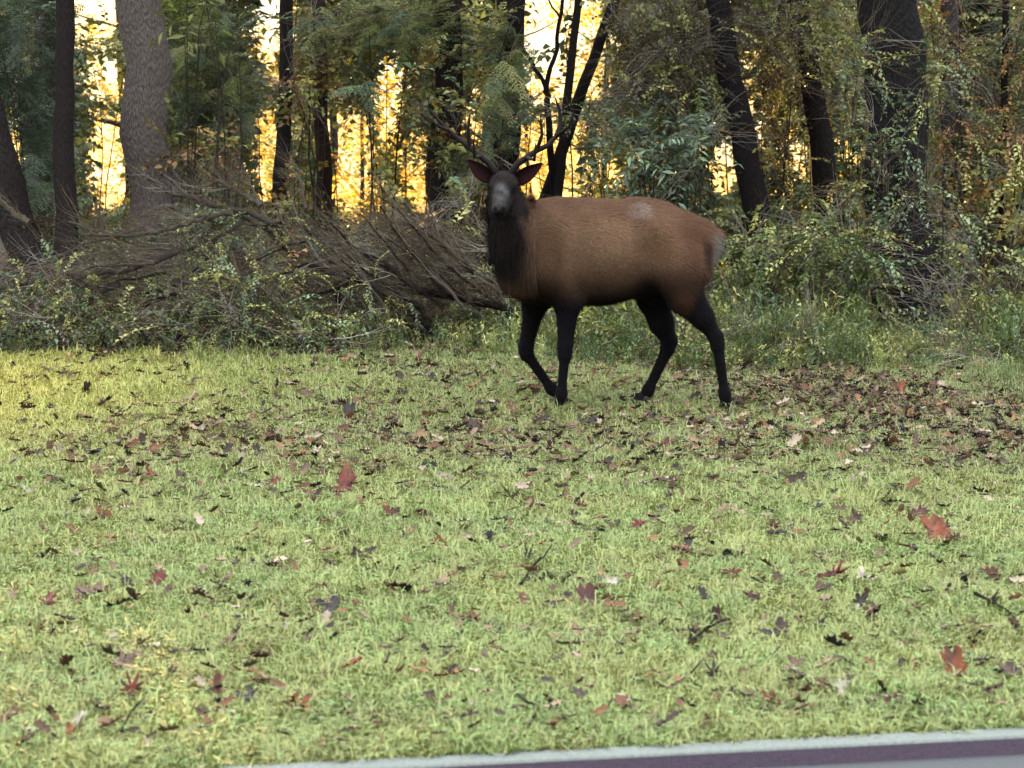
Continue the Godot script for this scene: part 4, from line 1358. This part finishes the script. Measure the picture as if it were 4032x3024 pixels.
func make_fallen_tree() -> void:
	var home := at(505, 310, 22.9)
	home.y = ground(home.x, home.z)
	var o := thing("fallen_tree", "fallen dead tree lying in the brushwood left of the elk, bare branches spread leftwards", "fallen tree", home)
	var dark := Color(0.026, 0.019, 0.015)
	var pale := Color(0.15, 0.125, 0.095)
	var st := begin()
	stick(st, [Vector2(516, 318), Vector2(505, 306), Vector2(413, 288), Vector2(354, 279), Vector2(300, 262), Vector2(268, 232), Vector2(240, 216)], 22.9, 0.044, 0.018, home, dark, 0.05)
	put("trunk", finish(st), M.bark, o)
	var list := [
		[[Vector2(475, 372), Vector2(440, 335), Vector2(413, 315), Vector2(358, 281), Vector2(330, 262)], 0.030, 0.012, dark], [[Vector2(336, 282), Vector2(344, 320), Vector2(352, 348), Vector2(372, 362), Vector2(388, 380)], 0.024, 0.012, dark],
		[[Vector2(372, 362), Vector2(384, 348), Vector2(392, 332)], 0.012, 0.004, dark], [[Vector2(262, 206), Vector2(240, 192), Vector2(218, 182), Vector2(200, 187)], 0.020, 0.008, pale],
		[[Vector2(280, 226), Vector2(250, 212), Vector2(215, 205), Vector2(196, 198), Vector2(172, 194), Vector2(148, 178)], 0.026, 0.008, Color(0.09, 0.075, 0.06)], [[Vector2(243, 222), Vector2(222, 234), Vector2(195, 246), Vector2(165, 254), Vector2(138, 262), Vector2(80, 288), Vector2(40, 318), Vector2(8, 340)], 0.020, 0.007, pale],
		[[Vector2(232, 213), Vector2(207, 217), Vector2(180, 226), Vector2(149, 234), Vector2(120, 236), Vector2(99, 235), Vector2(69, 222)], 0.018, 0.007, pale], [[Vector2(28, 222), Vector2(14, 214), Vector2(0, 201), Vector2(-14, 180)], 0.022, 0.014, pale],
		[[Vector2(180, 250), Vector2(130, 270), Vector2(80, 276), Vector2(20, 283), Vector2(-20, 296)], 0.024, 0.008, Color(0.10, 0.085, 0.07)], [[Vector2(120, 285), Vector2(70, 305), Vector2(30, 326), Vector2(-10, 336)], 0.022, 0.008, Color(0.07, 0.058, 0.05)],
		[[Vector2(268, 228), Vector2(258, 206), Vector2(252, 186), Vector2(246, 172)], 0.014, 0.005, pale], [[Vector2(306, 208), Vector2(302, 186), Vector2(298, 168), Vector2(290, 160)], 0.012, 0.005, pale],
		[[Vector2(420, 292), Vector2(384, 262), Vector2(352, 246), Vector2(330, 222)], 0.020, 0.006, dark], [[Vector2(446, 296), Vector2(420, 262), Vector2(398, 236), Vector2(380, 206)], 0.018, 0.005, dark],
		[[Vector2(470, 300), Vector2(452, 262), Vector2(440, 236), Vector2(428, 214)], 0.016, 0.005, Color(0.10, 0.08, 0.065)], [[Vector2(505, 306), Vector2(496, 285), Vector2(486, 262)], 0.013, 0.004, pale],
		[[Vector2(400, 324), Vector2(430, 332), Vector2(465, 352)], 0.014, 0.006, dark], [[Vector2(350, 284), Vector2(300, 300), Vector2(262, 318)], 0.014, 0.005, dark],
		[[Vector2(428, 96), Vector2(445, 118), Vector2(462, 140), Vector2(478, 156)], 0.008, 0.006, pale],
	]
	list.remove_at(list.size() - 1)
	# long straight boughs all leaning the way the tree fell, and low arching ones to the left
	for i in 16:
		var u := Vector2(rng.randf_range(330, 440), rng.randf_range(205, 262))
		var v := u + Vector2(rng.randf_range(45, 110), rng.randf_range(45, 95))
		list.append([[v, v.lerp(u, 0.5) + Vector2(rng.randf_range(-6, 6), rng.randf_range(-6, 6)), u], rng.randf_range(0.008, 0.014), 0.003, dark if i % 3 else pale])
	for i in 12:
		var u := Vector2(rng.randf_range(60, 320), rng.randf_range(230, 300))
		var v := u + Vector2(rng.randf_range(-120, -50), rng.randf_range(5, 45))
		list.append([[u, u.lerp(v, 0.5) + Vector2(0, rng.randf_range(-14, -2)), v], rng.randf_range(0.007, 0.012), 0.003, dark if i % 2 else pale])
	var twig_data := []
	for i in 4: twig_data.append(PackedFloat32Array())
	for l in list:
		var bs := begin()
		var pts: Array = stick(bs, l[0], 22.8 + rng.randf_range(-0.15, 0.12), l[1] * 1.35, l[2] * 1.5, home, l[3], 0.04)
		put("branch", finish(bs), M.bark, o)
		for p: Vector3 in pts:
			for k in 1:
				var dir := (Vector3(-0.75, 0.5, 0.1) + any_dir() * 0.55).normalized()
				var x := dir.cross(Vector3(0.1, 1, 0.5)).normalized()
				push(twig_data[rng.randi() % 4], Basis(x, dir.cross(x), dir).scaled(Vector3.ONE * rng.randf_range(0.25, 0.6)), p, tone("grey" if rng.randf() < 0.25 else "brown"))
	# the brush of twigs, all swept the same way as the tree fell
	for i in 620:
		var px := rng.randf_range(-20, 500)
		var py := lerpf(268, 330, clampf(rng.randfn(0.4, 0.4), -0.6, 1.1)) - 40.0 * smoothstep(330, 470, px) * rng.randf()
		if px < 300: py += 6.0
		var d := rng.randf_range(22.95, 24.2)
		var p := at(px, py, d)
		if in_opening(p, 12.0): continue
		p.y = maxf(p.y, ground(p.x, p.z) + 0.04)
		var swept := Vector3(-0.80, 0.62, 0.05) if px > 310 else (Vector3(-0.9, -0.05, 0.1) if px > 120 else Vector3(-0.85, -0.35, 0.1))
		var dir := (swept + any_dir() * 0.42).normalized()
		var x := dir.cross(Vector3(0.1, 1, 0.5)).normalized()
		push(twig_data[i % 4], Basis(x, dir.cross(x), dir).scaled(Vector3.ONE * rng.randf_range(0.45, 1.05)), p - home, tone("grey" if rng.randf() < 0.15 else "brown"))
	for i in 4: scatter("twigs", S.twigs[i], M.twig, twig_data[i], o)
	spray_cloud(o, "withered_leaves", "broad", ["rusty", "brown", "brown", "olive"], [[at(310, 240, 23.2), Vector3(0.14, 0.2, 0.2)], [at(455, 218, 23.4), Vector3(0.14, 0.12, 0.2)], [at(508, 318, 22.8), Vector3(0.09, 0.16, 0.15)], [at(150, 300, 23.2), Vector3(0.5, 0.2, 0.2)], [at(270, 280, 23.2), Vector3(0.5, 0.3, 0.2)]], 220.0, 0.75)
	spray_cloud(o, "withered_leaves", "small", ["olive", "olive", "deep", "deep", "brown"], [[at(90, 300, 22.75), Vector3(0.9, 0.25, 0.3)], [at(230, 295, 22.75), Vector3(0.7, 0.3, 0.3)], [at(350, 305, 22.75), Vector3(0.7, 0.25, 0.3)], [at(420, 270, 23.0), Vector3(0.5, 0.3, 0.3)], [at(240, 235, 23.0), Vector3(0.6, 0.25, 0.3)]], 330.0, 0.75)
	# the pale rounded stone half out of the picture
	var rk := begin()
	var ball := SphereMesh.new()
	ball.radial_segments = 28
	ball.rings = 18
	var arr := ball.get_mesh_arrays()
	var vs: PackedVector3Array = arr[Mesh.ARRAY_VERTEX]
	for i in vs.size():
		var v := vs[i]
		vs[i] = Vector3(v.x * 0.62, v.y * 0.95, v.z * 0.6) * (1.0 + 0.35 * rough.get_noise_3dv(v * 22.0) + 0.1 * rough.get_noise_3dv(v * 90.0))
	arr[Mesh.ARRAY_VERTEX] = vs
	var rm := ArrayMesh.new()
	rm.add_surface_from_arrays(Mesh.PRIMITIVE_TRIANGLES, arr)
	rk.create_from(rm, 0)
	rk.generate_normals()
	var foot := at(0, 300, 24.9)
	var rock := put("boulder", rk.commit(), M.kerb)
	rock.material_override = M.kerb.duplicate()
	(rock.material_override as StandardMaterial3D).albedo_color = Color(0.36, 0.33, 0.29)
	rock.position = Vector3(foot.x - 0.05, ground(foot.x, foot.z) + 0.42, foot.z)
	rock.scale = Vector3.ONE * 1.25
	tag(rock, "pale brownish boulder at the left edge, beside the leaning trunk's foot", "boulder")


func fallen(px: float, py: float, size: float, tone_: String, label: String, shape := -1, group := "fallen leaves on the lawn") -> void:
	# size in picture units
	var g := on_ground(px, py)
	var s := size * (0.98 if group == "fallen leaves on the lawn" else 1.0) / LENS * -g.z
	var o := put("fallen_leaf", S.dead[shape if shape >= 0 else rng.randi() % 6], M["dead_" + tone_])
	var big := size > 19.0 and group == "fallen leaves on the lawn"
	var out := (Vector3(rng.randf_range(-0.5, 0.5), 1, rng.randf_range(0.2, 0.9) if big else rng.randf_range(-0.1, 1.0))).normalized()
	var yaw := rng.randf() * TAU
	var x := out.cross(Vector3(sin(yaw), 0.1, cos(yaw))).normalized()
	o.transform = Transform3D(Basis(x, out, x.cross(out)).scaled(Vector3(s, s * 1.1, s * rng.randf_range(0.7, 1.0))), g + Vector3.UP * ((0.042 if big else 0.030) + s * (0.08 if big else 0.06)))
	tag(o, label, "leaf", group)


func make_fallen_leaves() -> void:
	# the leaves that catch the eye, place by place
	for l in [
		[49, 613, 27, "rust", "red brown curled leaf near the left edge, low on the lawn"], [90, 604, 36, "tan", "pinkish tan leaf lying between two red brown leaves at lower left"], [157, 592, 28, "rust", "red brown leaf right of the pinkish tan leaf at lower left"],
		[122, 675, 36, "tan", "pale buff leaf just above the big rust leaf at lower left"], [132, 702, 44, "rust", "biggest rust coloured leaf at lower left, with pointed lobes"], [80, 732, 32, "pale", "whitish leaf in the bottom left corner, a yellow one below it"], [70, 745, 22, "orange", "small orange leaf under the whitish leaf in the bottom left corner"],
		[213, 702, 22, "tan", "small pinkish leaf right of the biggest rust leaf"], [250, 711, 34, "slate", "slate black curled leaf left of the orange brown leaf near the bottom"], [296, 716, 38, "orange", "orange brown leaf near the bottom edge, right of a slate one"], [347, 668, 18, "pale", "little whitish leaf over an orange one, lower middle left"], [352, 676, 22, "orange", "little orange leaf under a whitish one, lower middle left"],
		[553, 736, 20, "rust", "small rust leaf right at the kerb below the middle"], [588, 610, 36, "maroon", "wine red folded leaf in the lower middle with a pale leaf above it"], [611, 592, 20, "pale", "pale cream leaf above the wine red folded leaf"], [731, 583, 28, "rust", "red brown upright leaf left of the large salmon leaf"],
		[750, 607, 26, "maroon", "maroon leaf with a dark stalk below the red brown upright leaf"], [833, 586, 44, "crimson", "large salmon red leaf on the right half, pale leaf touching it"], [862, 588, 32, "pale", "pale pinkish leaf touching the large salmon red leaf"], [873, 625, 42, "maroon", "big dark maroon leaf below the salmon red leaf"],
		[860, 612, 26, "dark", "blackish leaf on top of the big dark maroon leaf"], [935, 543, 48, "orange", "wide orange rust leaf at the right, biggest of its colour"], [919, 523, 24, "maroon", "maroon leaf just above the wide orange rust leaf"], [955, 548, 26, "rust", "rust leaf overlapping the right end of the wide orange leaf"],
		[639, 535, 32, "crimson", "crimson leaf in the middle of the right half lawn"], [664, 452, 20, "crimson", "small crimson leaf below the elk's far hind hoof"], [581, 514, 20, "rust", "small red brown leaf with a thin pale one beside it, centre of the lawn"], [345, 496, 38, "rust", "long rust leaf left of the middle, largest of its row"],
		[667, 490, 24, "brown", "brown curled leaf between the crimson leaves"], [857, 528, 22, "brown", "brown leaf left of the wide orange rust leaf"], [773, 536, 22, "rust", "rust leaf right of the crimson leaf on the right half"], [694, 646, 32, "dark", "dark brown leaf cluster piece by the forked black twig"],
		[796, 678, 30, "tan", "pinkish tan leaf near the bottom, right of the middle"], [713, 686, 36, "dark", "dark leaf left of the pinkish tan leaf near the bottom"], [955, 679, 42, "orange", "long thin orange leaf near the lower right corner"], [1010, 684, 34, "brown", "grey brown leaf heap piece at the lower right edge"],
		[768, 711, 22, "rust", "rust leaf just above the kerb on the right half"], [842, 697, 26, "pale", "pale straw leaf above the kerb on the right"], [528, 566, 26, "dark", "black brown leaf at the top of the forked twig in the middle"], [458, 645, 18, "dark", "small black leaf in the lower middle"],
		[153, 484, 24, "rust", "red brown leaf in the upper left lawn row"], [135, 482, 16, "dark", "dark leaf just left of the red brown leaf of the upper left row"], [195, 489, 18, "dark", "dark leaf midway in the upper left row"], [241, 484, 18, "dark", "star shaped dark leaf at the right end of the upper left row"], [273, 492, 22, "rust", "dull rust leaf left of the long rust leaf"],
		[107, 408, 22, "brown", "brown leaf clump piece in the sunny upper left grass"], [349, 420, 26, "dark", "dark leaf clump piece left of the elk's fore hooves"], [342, 410, 22, "brown", "brown leaf above the dark clump left of the elk"], [475, 437, 28, "brown", "pale brown leaf clump piece in front of the elk's fore hooves"],
		[393, 522, 20, "brown", "greyish brown leaf in the middle left lawn"], [356, 566, 20, "dark", "dark leaf below the long rust leaf"], [26, 500, 20, "pale", "white shining leaf at the left edge"], [213, 550, 18, "slate", "slate grey leaf in the left half of the lawn"], [103, 523, 20, "orange", "faint orange leaf below the upper left row"],
		[419, 372, 12, "pale", "bright white leaf at the far edge left of the elk"], [900, 398, 22, "orange", "orange leaf on the brown bank at the right"], [845, 400, 26, "brown", "brown leaf on top of the bank right of the elk's hind hoof"], [650, 400, 20, "rust", "red brown leaf behind the elk's far hind hoof"], [735, 410, 30, "dark", "dark leaf beside the elk's near hind hoof"],
	]: fallen(l[0], l[1], l[2], l[3], l[4])
	# the next largest, told apart only by tone and by the part of the lawn they lie on
	var tones := ["rust", "dark", "brown", "dark", "tan", "brown", "maroon", "slate", "pale", "dark", "brown", "rust"]
	var words := {"rust": "red brown", "dark": "blackish brown", "brown": "dull brown", "tan": "tan", "maroon": "maroon", "slate": "slate grey", "pale": "whitish", "orange": "orange"}
	var made := 0
	while made < 230:
		var px := rng.randf_range(4, 1020)
		var py := rng.randf_range(400, 735)
		var g := on_ground(px, py)
		if -g.z < kerb_depth(g.x) + 0.06: continue
		var lit := littered(g.x, g.z)
		if rng.randf() > 0.22 + lit: continue
		var t: String = tones[rng.randi() % tones.size()]
		var row := "far" if py < 490 else ("middle" if py < 620 else "near")
		var col := "left" if px < 340 else ("central" if px < 680 else "right hand")
		var size := rng.randf_range(0.04, 0.085) / -g.z * LENS * (0.6 if t == "pale" else 1.0)
		fallen(px, py, size, t, "%s fallen leaf on the %s %s grass" % [words[t], row, col], -1, "%s fallen leaves on the %s %s grass" % [words[t], row, col])
		made += 1
	# twigs on the lawn
	for s in [["dark forked twig lying in the middle of the lawn", [Vector2(521, 594), Vector2(531, 580), Vector2(545, 566), Vector2(552, 556)], 0.008], ["black twig with a side shoot right of the lower middle", [Vector2(690, 655), Vector2(706, 642), Vector2(722, 634), Vector2(732, 630)], 0.009],
		["brown straight twig near the right edge of the lawn", [Vector2(975, 606), Vector2(990, 613), Vector2(1005, 622), Vector2(1014, 628)], 0.009], ["thin dark twig lying slantwise left of the crimson leaf", [Vector2(503, 495), Vector2(512, 508), Vector2(522, 516)], 0.006],
		["pale straw twig leaning in the grass at lower right", [Vector2(672, 700), Vector2(690, 686), Vector2(704, 672)], 0.007], ["dark twig under the biggest rust leaf at lower left", [Vector2(122, 745), Vector2(130, 728), Vector2(140, 712)], 0.006]]:
		var pts := []
		var home := on_ground(s[1][0].x, s[1][0].y)
		for v: Vector2 in s[1]: pts.append(on_ground(v.x, v.y) - home + Vector3(0, 0.045 + rng.randf() * 0.015, 0))
		var st := begin()
		tube(st, pts, taper(s[2], s[2] * 0.4, pts.size() - 1), 6, Color(0.30, 0.24, 0.17) if "pale" in s[0] else Color(0.03, 0.022, 0.018), 0.2)
		var k: Vector3 = pts[1]
		tube(st, [k, k + Vector3(0.03, 0.03, -0.02), k + Vector3(0.05, 0.05, -0.06)], [s[2] * 0.7, s[2] * 0.5, s[2] * 0.2], 5, Color(0.04, 0.03, 0.025))
		var tw := put("fallen_twig", finish(st), M.bark)
		tw.position = home
		tag(tw, s[0], "twig", "fallen twigs on the lawn")
